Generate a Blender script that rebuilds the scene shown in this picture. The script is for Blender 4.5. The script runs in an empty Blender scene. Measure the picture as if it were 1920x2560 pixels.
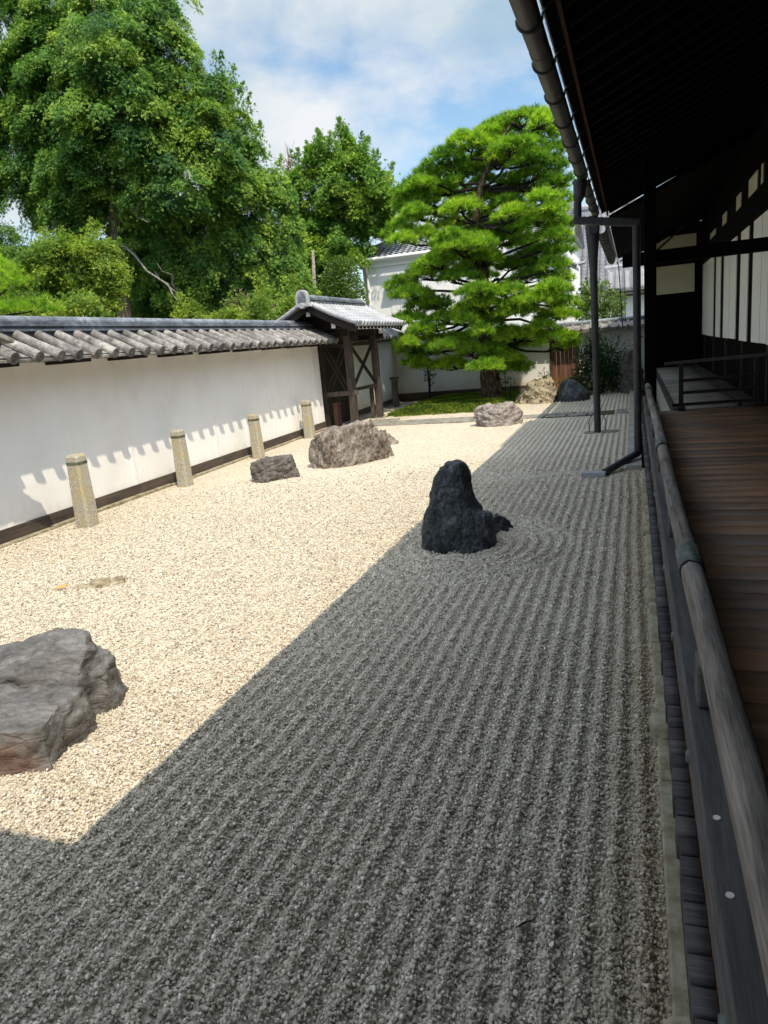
import bpy, bmesh, math, random
import numpy as np
from mathutils import Vector, Matrix, noise

random.seed(7)
RNG = np.random.default_rng(7)
SC = bpy.context.scene
COL = SC.collection

# ---------------------------------------------------------------- camera
CAM_POS = np.array([0.0, 0.0, 2.1])
C_RIGHT = np.array([0.9429919, 0.3208399, -0.0884759])
C_DOWN = np.array([-0.0085368, -0.2424353, -0.9701300])
C_FWD = np.array([-0.3327061, 0.9155801, -0.2258756])
cam_d = bpy.data.cameras.new('camera')
cam = bpy.data.objects.new('camera', cam_d)
COL.objects.link(cam)
m = Matrix.Identity(4)
for i in range(3):
    m[i][0] = C_RIGHT[i]
    m[i][1] = -C_DOWN[i]
    m[i][2] = -C_FWD[i]
    m[i][3] = CAM_POS[i]
cam.matrix_world = m
cam_d.sensor_fit = 'VERTICAL'
cam_d.sensor_height = 36.0
cam_d.lens = 1775.0 / 2560.0 * 36.0
cam_d.clip_start = 0.05
cam_d.clip_end = 3000
SC.camera = cam

# ---------------------------------------------------------------- sun, sky, exposure
SUN_TO = Vector((1.48, -1.52, 3.72)).normalized()
SUN_STRENGTH = 3.55
SKY_STRENGTH = 0.15
EXPOSURE = 0.56
sd = bpy.data.lights.new('sun', 'SUN')
sd.energy = SUN_STRENGTH
sd.angle = math.radians(0.53)
sd.color = (1.0, 0.89, 0.71)
so = bpy.data.objects.new('sun', sd)
so.rotation_euler = SUN_TO.to_track_quat('Z', 'Y').to_euler()
so.location = (20, -20, 60)
COL.objects.link(so)
SC.view_settings.view_transform = 'Standard'
SC.view_settings.look = 'None'
SC.view_settings.exposure = EXPOSURE
SC.view_settings.gamma = 1.0


class NT:
    def __init__(s, nt):
        s.nt = nt

    def n(s, typ, ins=None, **kw):
        nd = s.nt.nodes.new(typ)
        for k_, v in kw.items():
            setattr(nd, k_, v)
        for k_, v in (ins or {}).items():
            sock = nd.inputs[k_]
            if hasattr(v, 'node'):
                s.nt.links.new(v, sock)
            else:
                sock.default_value = v
        return nd

    def math(s, op, a, b=0.0, clamp=False):
        nd = s.n('ShaderNodeMath', {0: a, 1: b}, operation=op)
        nd.use_clamp = clamp
        return nd.outputs[0]

    def ramp(s, fac, stops, interp='LINEAR'):
        nd = s.n('ShaderNodeValToRGB', {'Fac': fac})
        cr = nd.color_ramp
        cr.interpolation = interp
        while len(cr.elements) < len(stops):
            cr.elements.new(0.5)
        for e, (p, c) in zip(cr.elements, stops):
            e.position = p
            e.color = (c[0], c[1], c[2], 1) if hasattr(c, '__len__') else (c, c, c, 1)
        return nd.outputs['Color']

    def mix(s, fac, a, b, blend='MIX'):
        nd = s.n('ShaderNodeMix', data_type='RGBA', blend_type=blend)
        for idx, v in ((0, fac), (6, a), (7, b)):
            if hasattr(v, 'node'):
                s.nt.links.new(v, nd.inputs[idx])
            else:
                nd.inputs[idx].default_value = v if idx == 0 else (v[0], v[1], v[2], 1)
        return nd.outputs[2]

    def noise(s, vec, scale, detail=4, rough=0.55, dist=0.0):
        return s.n('ShaderNodeTexNoise', {'Vector': vec, 'Scale': scale, 'Detail': detail,
                                          'Roughness': rough, 'Distortion': dist}).outputs['Fac']

    def mapping(s, vec, scale=(1, 1, 1), loc=(0, 0, 0), rot=(0, 0, 0)):
        return s.n('ShaderNodeMapping', {'Vector': vec, 'Scale': scale, 'Location': loc, 'Rotation': rot}).outputs[0]


w = bpy.data.worlds.new('World')
SC.world = w
w.use_nodes = True
nt = w.node_tree
nt.nodes.clear()
t = NT(nt)
sky = t.n('ShaderNodeTexSky', sky_type='NISHITA', sun_disc=False,
          sun_elevation=math.asin(SUN_TO.z), sun_rotation=math.atan2(SUN_TO.x, SUN_TO.y),
          altitude=60.0, air_density=1.0, dust_density=1.2, ozone_density=1.4)
tc = t.n('ShaderNodeTexCoord').outputs['Generated']
mp = t.mapping(tc, scale=(1.0, 1.0, 2.3), loc=(0.65, 0.3, 0.22))
n1 = t.noise(mp, 2.1, 9, 0.56, 0.25)
n2 = t.noise(t.mapping(tc, scale=(1, 1, 1.7), loc=(3.1, 1.2, 0.4)), 5.0, 8, 0.6, 0.3)
cm = t.math('ADD', t.math('MULTIPLY', n1, 0.78), t.math('MULTIPLY', n2, 0.22))
mask = t.ramp(cm, [(0.42, 0.0), (0.49, 0.55), (0.555, 1.0)])
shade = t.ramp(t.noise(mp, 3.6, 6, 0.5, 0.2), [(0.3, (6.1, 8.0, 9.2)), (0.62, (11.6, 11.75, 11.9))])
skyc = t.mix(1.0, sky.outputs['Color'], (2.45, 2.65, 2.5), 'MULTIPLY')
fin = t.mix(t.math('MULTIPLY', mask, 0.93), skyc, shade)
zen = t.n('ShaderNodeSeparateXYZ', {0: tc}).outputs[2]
fin = t.mix(1.0, fin, t.ramp(zen, [(0.40, 0.36), (0.95, 1.0)]), 'MULTIPLY')  # sky made brighter overhead, out of view, to lift the shade below
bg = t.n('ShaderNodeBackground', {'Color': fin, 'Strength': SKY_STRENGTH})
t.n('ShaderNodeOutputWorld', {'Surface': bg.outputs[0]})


# ---------------------------------------------------------------- pixel helper: picture measure -> world point on a plane
KD = 1920.0 / 1659.0


def ray(x, y):
    return C_RIGHT * (x - 960.0) + C_DOWN * (y - 1280.0) + C_FWD * 1775.0


def atY(x, y, Y):
    d = ray(x, y)
    return CAM_POS + d * (Y / d[1])


def atD(x, y, Y):
    return atY(x * KD, y * KD, Y)


# ---------------------------------------------------------------- mesh builders
class MB:
    def __init__(s):
        s.v, s.f, s.cuts = [], [], []

    def add(s, vs, fs):
        b = len(s.v)
        s.cuts.append((b, len(s.f)))
        s.v += [tuple(map(float, p)) for p in vs]
        s.f += [tuple(b + i for i in f) for f in fs]

    def box(s, x0, y0, z0, x1, y1, z1):
        x0, x1 = min(x0, x1), max(x0, x1)
        y0, y1 = min(y0, y1), max(y0, y1)
        z0, z1 = min(z0, z1), max(z0, z1)
        s.add([(x0, y0, z0), (x1, y0, z0), (x1, y1, z0), (x0, y1, z0),
               (x0, y0, z1), (x1, y0, z1), (x1, y1, z1), (x0, y1, z1)],
              [(0, 3, 2, 1), (4, 5, 6, 7), (0, 1, 5, 4), (1, 2, 6, 5), (2, 3, 7, 6), (3, 0, 4, 7)])
        return s

    def bar(s, a, b, w_, h_, up=(0, 0, 1)):
        a, b = Vector(a), Vector(b)
        d = (b - a).normalized()
        u = Vector(up)
        side = d.cross(u)
        if side.length < 1e-4:
            side = d.cross(Vector((1, 0, 0)))
        side.normalize()
        u = side.cross(d).normalized()
        q = [side * (-w_ / 2) + u * (-h_ / 2), side * (w_ / 2) + u * (-h_ / 2),
             side * (w_ / 2) + u * (h_ / 2), side * (-w_ / 2) + u * (h_ / 2)]
        s.add([a + p for p in q] + [b + p for p in q],
              [(0, 3, 2, 1)[::-1], (4, 5, 6, 7)[::-1], (0, 1, 5, 4)[::-1], (1, 2, 6, 5)[::-1], (2, 3, 7, 6)[::-1], (3, 0, 4, 7)[::-1]])
        return s

    def tube(s, pts, rad, n=10, cap=True, wob=0.0):
        pts = [Vector(p) for p in pts]
        if not hasattr(rad, '__len__'):
            rad = [rad] * len(pts)
        vs, fs = [], []
        ref = None
        for i, p in enumerate(pts):
            d = (pts[min(i + 1, len(pts) - 1)] - pts[max(i - 1, 0)]).normalized()
            if ref is None:
                ref = Vector((0, 0, 1)) if abs(d.z) < 0.9 else Vector((1, 0, 0))
            a = (ref - d * ref.dot(d)).normalized()
            ref = a
            b = d.cross(a)
            for j in range(n):
                th = 2 * math.pi * j / n
                r = rad[i] * (1 + (random.uniform(-wob, wob) if wob else 0))
                vs.append(p + (a * math.cos(th) + b * math.sin(th)) * r)
        for i in range(len(pts) - 1):
            for j in range(n):
                k2 = (j + 1) % n
                fs.append((i * n + j, i * n + k2, (i + 1) * n + k2, (i + 1) * n + j))
        if cap:
            fs.append(tuple(range(n))[::-1])
            fs.append(tuple((len(pts) - 1) * n + j for j in range(n)))
        s.add(vs, fs)
        return s

    def prism(s, poly, axis, lo, hi):
        """poly: 2-D outline; axis: the coordinate that is extruded."""
        def pt(p, t_):
            q = [p[0], p[1]]
            q.insert(axis, t_)
            return q
        n = len(poly)
        s.add([pt(p, lo) for p in poly] + [pt(p, hi) for p in poly],
              [tuple(range(n))[::-1], tuple(range(n, 2 * n))] +
              [(i, (i + 1) % n, n + (i + 1) % n, n + i) for i in range(n)])
        return s

    def build_each(s, name, mat, parent=None, bevel=0.0, group=1, smooth=False):
        """every shape that was added becomes a part of its own"""
        out = []
        for i in range(0, len(s.cuts), group):
            v0, f0 = s.cuts[i]
            v1, f1 = s.cuts[i + group] if i + group < len(s.cuts) else (len(s.v), len(s.f))
            q = MB()
            q.v = s.v[v0:v1]
            q.f = [tuple(k_ - v0 for k_ in f) for f in s.f[f0:f1]]
            out.append(q.build(name, mat, parent, bevel, smooth))
        return out

    def build(s, name, mat, parent=None, bevel=0.0, smooth=False, seg=1):
        me = bpy.data.meshes.new(name)
        off = Vector((0, 0, 0))
        p = parent
        while p is not None:
            off += p.location
            p = p.parent
        me.from_pydata([(a - off.x, b - off.y, c - off.z) for a, b, c in s.v], [], s.f)
        bm = bmesh.new()
        bm.from_mesh(me)
        bmesh.ops.recalc_face_normals(bm, faces=bm.faces)
        bm.to_mesh(me)
        bm.free()
        if smooth:
            me.shade_smooth()
        return link(name, me, mat, parent, bevel, seg)


def link(name, me, mat, parent=None, bevel=0.0, seg=1):
    o = bpy.data.objects.new(name, me)
    COL.objects.link(o)
    me.materials.append(mat)
    if parent is not None:
        o.parent = parent
    if bevel > 0:
        b = o.modifiers.new('bevel', 'BEVEL')
        b.width = bevel
        b.segments = seg
        b.limit_method = 'ANGLE'
        b.angle_limit = math.radians(40)
    return o


def npmesh(name, verts, faces, mat, parent=None, attrs=None, smooth=False):
    """verts (N,3), faces (M,k) all with k corners; attrs: {name: per-vertex float}"""
    me = bpy.data.meshes.new(name)
    verts = np.asarray(verts, np.float32)
    off = Vector((0, 0, 0))
    p = parent
    while p is not None:
        off += p.location
        p = p.parent
    verts = verts - np.array(off, np.float32)
    faces = np.asarray(faces, np.int32)
    M_, k_ = faces.shape
    me.vertices.add(len(verts))
    me.vertices.foreach_set('co', verts.ravel())
    me.loops.add(M_ * k_)
    me.loops.foreach_set('vertex_index', faces.ravel())
    me.polygons.add(M_)
    me.polygons.foreach_set('loop_start', np.arange(0, M_ * k_, k_, dtype=np.int32))
    me.polygons.foreach_set('loop_total', np.full(M_, k_, np.int32))
    if smooth:
        me.polygons.foreach_set('use_smooth', np.ones(M_, bool))
    me.update(calc_edges=True)
    for an, av in (attrs or {}).items():
        at = me.attributes.new(an, 'FLOAT', 'POINT')
        at.data.foreach_set('value', np.asarray(av, np.float32))
    return link(name, me, mat, parent)


def tag(o, label=None, cat=None, group=None, kind=None):
    if label:
        o['label'] = label
    if cat:
        o['category'] = cat
    if group:
        o['group'] = group
    if kind:
        o['kind'] = kind
    return o


def thing(name, label, cat, loc=(0, 0, 0), group=None):
    o = bpy.data.objects.new(name, None)
    o.empty_display_size = 0.1
    o.location = loc
    COL.objects.link(o)
    return tag(o, label, cat, group)


# ---------------------------------------------------------------- materials
def new_mat(name):
    mt = bpy.data.materials.new(name)
    mt.use_nodes = True
    mt.node_tree.nodes.clear()
    return mt, NT(mt.node_tree)


def finish(t, color, rough=0.8, bump=None, bstr=0.3, bdist=0.01, spec=0.3, metal=0.0):
    p = t.n('ShaderNodeBsdfPrincipled', {'Roughness': rough, 'Specular IOR Level': spec, 'Metallic': metal})
    if hasattr(color, 'node'):
        t.nt.links.new(color, p.inputs['Base Color'])
    else:
        p.inputs['Base Color'].default_value = (*color, 1)
    if bump is not None:
        b = t.n('ShaderNodeBump', {'Height': bump, 'Strength': bstr, 'Distance': bdist})
        t.nt.links.new(b.outputs[0], p.inputs['Normal'])
    t.n('ShaderNodeOutputMaterial', {'Surface': p.outputs[0]})
    return p


def obj_co(t):
    return t.n('ShaderNodeTexCoord').outputs['Object']


def geo_co(t):
    return t.n('ShaderNodeNewGeometry').outputs['Position']


def wood(name, c0, c1, axis=0, fine=14.0, rough=0.7, spec=0.3, bst=0.4, tint=False):
    mt, t = new_mat(name)
    sc = [fine] * 3
    sc[axis] = fine * 0.045
    co = t.mapping(geo_co(t), scale=sc)
    a = t.noise(co, 1.0, 6, 0.65, 0.6)
    b = t.noise(co, 5.5, 4, 0.6, 0.2)
    big = t.noise(geo_co(t), 1.6, 4, 0.6)
    f = t.math('ADD', t.math('MULTIPLY', a, 0.6), t.math('MULTIPLY', b, 0.4))
    f = t.math('ADD', f, t.math('MULTIPLY', t.math('SUBTRACT', big, 0.5), 0.45))
    mid = [(x + y) / 2 for x, y in zip(c0, c1)]
    col = t.ramp(f, [(0.32, c0), (0.5, mid), (0.66, c1)])
    if tint:
        at = t.n('ShaderNodeAttribute', attribute_name='tint').outputs['Fac']
        col = t.mix(1.0, col, t.ramp(at, [(0, (0.55, 0.52, 0.5)), (1, (1.35, 1.25, 1.15))]), 'MULTIPLY')
    finish(t, col, rough, f, bst, 0.004, spec)
    return mt


def plain(name, c0, c1, scale=6.0, rough=0.8, spec=0.3, bst=0.2, bd=0.005, metal=0.0):
    mt, t = new_mat(name)
    co = geo_co(t)
    a = t.noise(co, scale, 6, 0.65)
    col = t.ramp(a, [(0.35, c0), (0.65, c1)])
    finish(t, col, rough, t.noise(co, scale * 6, 4, 0.6), bst, bd, spec, metal)
    return mt


M = {}
M['wood_black'] = wood('old_black_wood', (0.010, 0.008, 0.007), (0.035, 0.026, 0.021), 2, 16, 0.75)
M['wood_black_y'] = wood('old_black_wood_long', (0.009, 0.007, 0.006), (0.028, 0.021, 0.017), 1, 16, 0.75)
M['wood_ceiling'] = wood('shade_black_wood', (0.0016, 0.0014, 0.0013), (0.005, 0.004, 0.0036), 0, 16, 0.9, 0.05)  # colour pushed near black to put the deep eave shade into the wood
M['wood_eave'] = wood('brown_eave_board', (0.016, 0.007, 0.004), (0.045, 0.020, 0.012), 1, 16, 0.85, 0.1)
M['wood_gate'] = wood('weathered_gate_wood', (0.020, 0.016, 0.014), (0.115, 0.092, 0.076), 2, 16, 0.8)
M['wood_base'] = wood('weathered_base_board', (0.030, 0.024, 0.020), (0.115, 0.088, 0.070), 1, 12, 0.85)
M['wood_rail'] = wood('silvered_rail_wood', (0.030, 0.024, 0.021), (0.29, 0.25, 0.215), 1, 30, 0.8, 0.25, 1.0)
M['wood_mid'] = wood('grey_rail_wood', (0.028, 0.026, 0.026), (0.105, 0.097, 0.092), 1, 30, 0.75, 0.3, 0.6)
M['wood_end'] = wood('dark_board_ends', (0.022, 0.021, 0.023), (0.105, 0.102, 0.108), 0, 40, 0.85, 0.2, 0.6, True)
M['wood_floor'] = wood('brown_floor_boards', (0.026, 0.012, 0.005), (0.205, 0.098, 0.040), 0, 13, 0.55, 0.5, 0.35, True)
M['wood_floor_grey'] = wood('grey_floor_boards', (0.060, 0.058, 0.052), (0.17, 0.165, 0.145), 0, 13, 0.55, 0.4, 0.3, True)
M['wood_door'] = wood('red_brown_door_boards', (0.07, 0.030, 0.018), (0.26, 0.12, 0.07), 2, 15, 0.8)
M['paint_dark'] = plain('dark_painted_metal', (0.016, 0.017, 0.018), (0.034, 0.036, 0.038), 9, 0.5, 0.4, 0.1)
M['gutter'] = plain('aged_copper_gutter', (0.020, 0.021, 0.022), (0.055, 0.053, 0.050), 5, 0.5, 0.5, 0.15)
M['copper'] = plain('green_copper', (0.012, 0.017, 0.017), (0.12, 0.15, 0.135), 24, 0.55, 0.5, 0.3)
M['white_spot'] = plain('white_plug', (0.55, 0.53, 0.5), (0.7, 0.68, 0.64), 30)
M['kerb'] = plain('mossy_kerb_stone', (0.16, 0.135, 0.075), (0.36, 0.325, 0.235), 9, 0.9, 0.2, 0.5, 0.01)
M['paver'] = plain('grey_kerb_paver', (0.22, 0.215, 0.19), (0.36, 0.35, 0.31), 5, 0.9, 0.2, 0.4)
M['slab'] = plain('path_slab_stone', (0.12, 0.12, 0.108), (0.30, 0.275, 0.225), 4, 0.9, 0.2, 0.4)
M['white_lit'] = plain('white_render', (0.82, 0.82, 0.81), (0.88, 0.88, 0.87), 1.5, 0.9, 0.2, 0.05)
M['paper'] = plain('white_paper_panel', (0.82, 0.81, 0.75), (0.86, 0.85, 0.79), 2.0, 0.9, 0.2, 0.05)
M['ivory'] = plain('ivory_plaster', (0.58, 0.57, 0.42), (0.66, 0.65, 0.49), 2.0, 0.9, 0.2, 0.05)
M['concrete'] = plain('pale_outlet_stone', (0.25, 0.25, 0.26), (0.36, 0.36, 0.37), 30, 0.9, 0.2, 0.4)
M['red_paint'] = plain('faded_red_paint', (0.12, 0.055, 0.042), (0.17, 0.08, 0.062), 12, 0.8)
M['earth'] = plain('dark_earth', (0.035, 0.042, 0.022), (0.095, 0.088, 0.052), 0.8, 0.95, 0.1, 0.4)  # dark earth, its own tone
M['bark_pine'] = None


def plaster_mat():
    mt, t = new_mat('aged_white_plaster')
    co = geo_co(t)
    a = t.noise(co, 0.9, 5, 0.6)
    b = t.noise(t.mapping(co, scale=(3, 3, 0.7)), 1.0, 5, 0.65)
    f = t.math('ADD', t.math('MULTIPLY', a, 0.75), t.math('MULTIPLY', b, 0.25))
    col = t.ramp(f, [(0.30, (0.75, 0.73, 0.70)), (0.5, (0.83, 0.82, 0.80)), (0.7, (0.86, 0.86, 0.85))])
    # yellow damp stain along the foot of the wall, a stain with its own ragged edge
    z = t.n('ShaderNodeSeparateXYZ', {0: co}).outputs[2]
    zz = t.math('ADD', z, t.math('MULTIPLY', t.math('SUBTRACT', t.noise(co, 1.6, 6, 0.6), 0.5), 1.1))
    m_ = t.ramp(zz, [(0.10, 1.0), (0.55, 0.0)])
    dirt = t.ramp(t.math('ADD', z, t.math('MULTIPLY', t.math('SUBTRACT', t.noise(co, 7.0, 6, 0.7), 0.5), 0.8)), [(0.16, 1.0), (0.36, 0.0)])
    col = t.mix(t.math('MULTIPLY', dirt, 0.20), col, (0.46, 0.40, 0.31))
    strk = t.ramp(t.noise(t.mapping(co, scale=(9, 9, 0.35)), 1.0, 6, 0.7), [(0.56, 0.0), (0.70, 1.0)])
    col = t.mix(t.math('MULTIPLY', strk, 0.08), col, (0.52, 0.48, 0.40))
    y = t.n('ShaderNodeSeparateXYZ', {0: co}).outputs[1]
    far = t.ramp(t.math('DIVIDE', y, 30.0), [(0.62, 0.0), (0.70, 0.75)])
    col = t.mix(t.math('MULTIPLY', m_, far), col, (0.55, 0.42, 0.20))
    finish(t, col, 0.9, t.noise(co, 26, 5, 0.6), 0.12, 0.004, 0.2)
    return mt


M['plaster'] = plaster_mat()


def tile_mat(name, c0, c1, c2, sc=3.0, rough=0.55):
    mt, t = new_mat(name)
    co = geo_co(t)
    a = t.noise(co, sc, 6, 0.65, 0.4)
    b = t.noise(co, sc * 5, 4, 0.6)
    f = t.math('ADD', t.math('MULTIPLY', a, 0.65), t.math('MULTIPLY', b, 0.35))
    col = t.ramp(f, [(0.36, c0), (0.5, c1), (0.66, c2)])
    finish(t, col, rough, b, 0.25, 0.006, 0.4)
    return mt


M['tile_wall'] = tile_mat('weathered_cover_tiles', (0.055, 0.050, 0.050), (0.17, 0.158, 0.148), (0.38, 0.36, 0.325), 3.2, 0.75)
M['tile_ridge'] = tile_mat('blue_grey_ridge_tiles', (0.06, 0.067, 0.078), (0.145, 0.162, 0.19), (0.31, 0.335, 0.375), 2.2, 0.42)
M['tile_roof'] = tile_mat('grey_roof_tiles', (0.21, 0.215, 0.23), (0.32, 0.325, 0.34), (0.43, 0.435, 0.45), 1.2, 0.45)
M['tile_far'] = tile_mat('pale_grey_roof_tiles', (0.20, 0.208, 0.235), (0.27, 0.28, 0.31), (0.35, 0.36, 0.39), 0.8, 0.5)
M['tile_dark'] = tile_mat('dark_mossy_tiles', (0.03, 0.03, 0.032), (0.10, 0.10, 0.10), (0.26, 0.25, 0.235), 4.0, 0.8)


def rock_mat(name, c0, c1, c2, stretch=(1, 1, 2.5), scale=5.0, rough=0.75, bst=0.8, spots=None):
    mt, t = new_mat(name)
    co = obj_co(t)
    mpx = t.mapping(co, scale=stretch, rot=(0.3, 0.5, 0.2))
    a = t.noise(mpx, scale, 9, 0.65, 0.7)
    b = t.noise(mpx, scale * 5, 8, 0.7, 0.4)
    vor = t.n('ShaderNodeTexVoronoi', {'Vector': t.mapping(co, scale=stretch), 'Scale': scale * 1.3}, feature='DISTANCE_TO_EDGE').outputs['Distance']
    crack = t.ramp(vor, [(0.0, 0.0), (0.06, 1.0)])
    f = t.math('ADD', t.math('MULTIPLY', a, 0.62), t.math('MULTIPLY', b, 0.38))
    col = t.ramp(f, [(0.34, c0), (0.5, c1), (0.68, c2)])
    if spots:
        sp = t.ramp(t.noise(co, scale * 0.6, 5, 0.6, 0.5), [(0.34 if len(spots) > 2 else 0.52, 0.0), (0.48 if len(spots) > 2 else 0.62, 1.0)])
        if len(spots) > 2:
            zc = t.n('ShaderNodeSeparateXYZ', {0: co}).outputs[2]
            zc = t.math('ADD', zc, t.math('MULTIPLY', t.math('SUBTRACT', t.noise(co, 5.0, 5, 0.6), 0.5), 0.25))
            yc = t.n('ShaderNodeSeparateXYZ', {0: co}).outputs[1]
            yc = t.math('ADD', yc, t.math('MULTIPLY', t.noise(co, 3.0, 4, 0.6), 0.3))
            sp = t.math('MULTIPLY', sp, t.ramp(t.math('ADD', yc, 1.0), [(0.62, 1.0), (0.72, 0.0)]))
            sp = t.math('MULTIPLY', sp, t.ramp(zc, [(spots[2] - 0.03, 1.0), (spots[2] + 0.03, 0.0)]))
        col = t.mix(t.math('MULTIPLY', sp, spots[1]), col, spots[0])
    h = t.math('ADD', t.math('MULTIPLY', f, 1.0), t.math('MULTIPLY', t.n('ShaderNodeRGBToBW', {0: crack}).outputs[0], 0.12))
    finish(t, col, rough, h, bst, 0.035, 0.35)
    return mt


M['rock_grey'] = rock_mat('grey_boulder_stone', (0.035, 0.032, 0.030), (0.105, 0.100, 0.095), (0.225, 0.222, 0.218), (1, 1.6, 3.0), 3.2, 0.55, 0.7, ((0.13, 0.066, 0.042), 0.8, 0.17))
M['rock_dark'] = rock_mat('dark_standing_stone', (0.005, 0.007, 0.008), (0.026, 0.032, 0.035), (0.15, 0.165, 0.17), (1.3, 1.3, 0.8), 6.0, 0.5, 1.0)
M['rock_brown'] = rock_mat('brown_layered_stone', (0.03, 0.023, 0.019), (0.165, 0.135, 0.11), (0.42, 0.375, 0.32), (2.6, 1.2, 1.0), 4.2, 0.8, 1.0, ((0.20, 0.19, 0.165), 0.5))
M['rock_brown_dark'] = rock_mat('dark_brown_stone', (0.028, 0.024, 0.022), (0.105, 0.092, 0.082), (0.24, 0.215, 0.19), (1.6, 1.2, 1.8), 6.0, 0.8, 1.0)
M['rock_pink'] = rock_mat('pinkish_grey_stone', (0.07, 0.058, 0.054), (0.24, 0.205, 0.185), (0.42, 0.385, 0.36), (1.4, 1.2, 2.0), 5.5, 0.8, 1.0)
M['rock_pale'] = rock_mat('pale_pitted_stone', (0.05, 0.035, 0.02), (0.30, 0.25, 0.16), (0.58, 0.54, 0.42), (1.2, 1.2, 1.2), 8.0, 0.85, 1.0)
M['granite'] = None


def granite_mat():
    mt, t = new_mat('speckled_granite')
    co = geo_co(t)
    a = t.noise(co, 70, 3, 0.6)
    b = t.noise(co, 5, 5, 0.6)
    col = t.ramp(a, [(0.35, (0.17, 0.155, 0.12)), (0.5, (0.36, 0.335, 0.275)), (0.65, (0.52, 0.49, 0.42))])
    col = t.mix(t.ramp(b, [(0.45, 0.0), (0.62, 0.55)]), col, (0.42, 0.33, 0.14))
    finish(t, col, 0.9, a, 0.3, 0.006, 0.2)
    return mt


M['granite'] = granite_mat()


def bark_mat(name, c0, c1, sc=7.0):
    mt, t = new_mat(name)
    co = t.mapping(geo_co(t), scale=(1, 1, 0.28))
    v = t.n('ShaderNodeTexVoronoi', {'Vector': co, 'Scale': sc * 1.6}, feature='DISTANCE_TO_EDGE').outputs['Distance']
    a = t.noise(co, sc * 2, 6, 0.7, 0.8)
    f = t.math('ADD', t.math('MULTIPLY', a, 0.7), t.math('MULTIPLY', v, 0.9))
    col = t.ramp(f, [(0.30, c0), (0.75, c1)])
    finish(t, col, 0.9, f, 1.0, 0.04, 0.2)
    return mt


M['bark_pine'] = bark_mat('fissured_pine_bark', (0.022, 0.016, 0.011), (0.20, 0.155, 0.105), 6)
M['bark_twig'] = bark_mat('dark_pine_branch', (0.012, 0.010, 0.009), (0.055, 0.045, 0.038), 12)
M['bark_cypress'] = bark_mat('stringy_cypress_bark', (0.12, 0.085, 0.065), (0.42, 0.33, 0.26), 5)
M['bark_pale'] = bark_mat('pale_grey_bark', (0.16, 0.15, 0.125), (0.42, 0.40, 0.35), 9)


def leaf_mat(name, c0, c1, c2, transl=0.35, rough=0.55, tcol=None):
    mt, t = new_mat(name)
    at = t.n('ShaderNodeAttribute', attribute_name='tint').outputs['Fac']
    col = t.ramp(at, [(0.0, c0), (0.5, c1), (1.0, c2)])
    p = t.n('ShaderNodeBsdfPrincipled', {'Base Color': col, 'Roughness': rough, 'Specular IOR Level': 0.25})
    tcl = t.mix(1.0, col, tcol or (1.3, 1.5, 0.5), 'MULTIPLY')
    tr = t.n('ShaderNodeBsdfTranslucent', {'Color': tcl})
    mx = t.n('ShaderNodeMixShader', {0: transl, 1: p.outputs[0], 2: tr.outputs[0]})
    t.n('ShaderNodeOutputMaterial', {'Surface': mx.outputs[0]})
    return mt


M['leaf_cypress'] = leaf_mat('cypress_sprays', (0.028, 0.095, 0.040), (0.125, 0.255, 0.050), (0.34, 0.46, 0.078), 0.30)
M['leaf_cypress_b'] = leaf_mat('young_cypress_sprays', (0.04, 0.13, 0.03), (0.14, 0.28, 0.042), (0.33, 0.44, 0.065), 0.25)
M['leaf_golden'] = leaf_mat('yellow_green_sprays', (0.06, 0.13, 0.026), (0.19, 0.29, 0.045), (0.40, 0.45, 0.075))
M['needle'] = leaf_mat('pine_needles', (0.055, 0.150, 0.022), (0.21, 0.37, 0.030), (0.45, 0.59, 0.055), 0.38, 0.45)
M['leaf_broad'] = leaf_mat('glossy_broad_leaves', (0.035, 0.075, 0.014), (0.10, 0.17, 0.030), (0.24, 0.30, 0.07), 0.3, 0.35)
M['leaf_dark'] = leaf_mat('dark_shrub_leaves', (0.014, 0.036, 0.014), (0.032, 0.070, 0.026), (0.065, 0.115, 0.04), 0.25, 0.4)
M['leaf_moss'] = leaf_mat('moss_blades', (0.035, 0.075, 0.010), (0.10, 0.155, 0.014), (0.26, 0.28, 0.025), 0.3, 0.8)
M['leaf_dry'] = leaf_mat('dry_straw_leaves', (0.20, 0.16, 0.09), (0.36, 0.29, 0.16), (0.50, 0.42, 0.25), 0.2, 0.8, (1, 1, 0.9))


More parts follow.
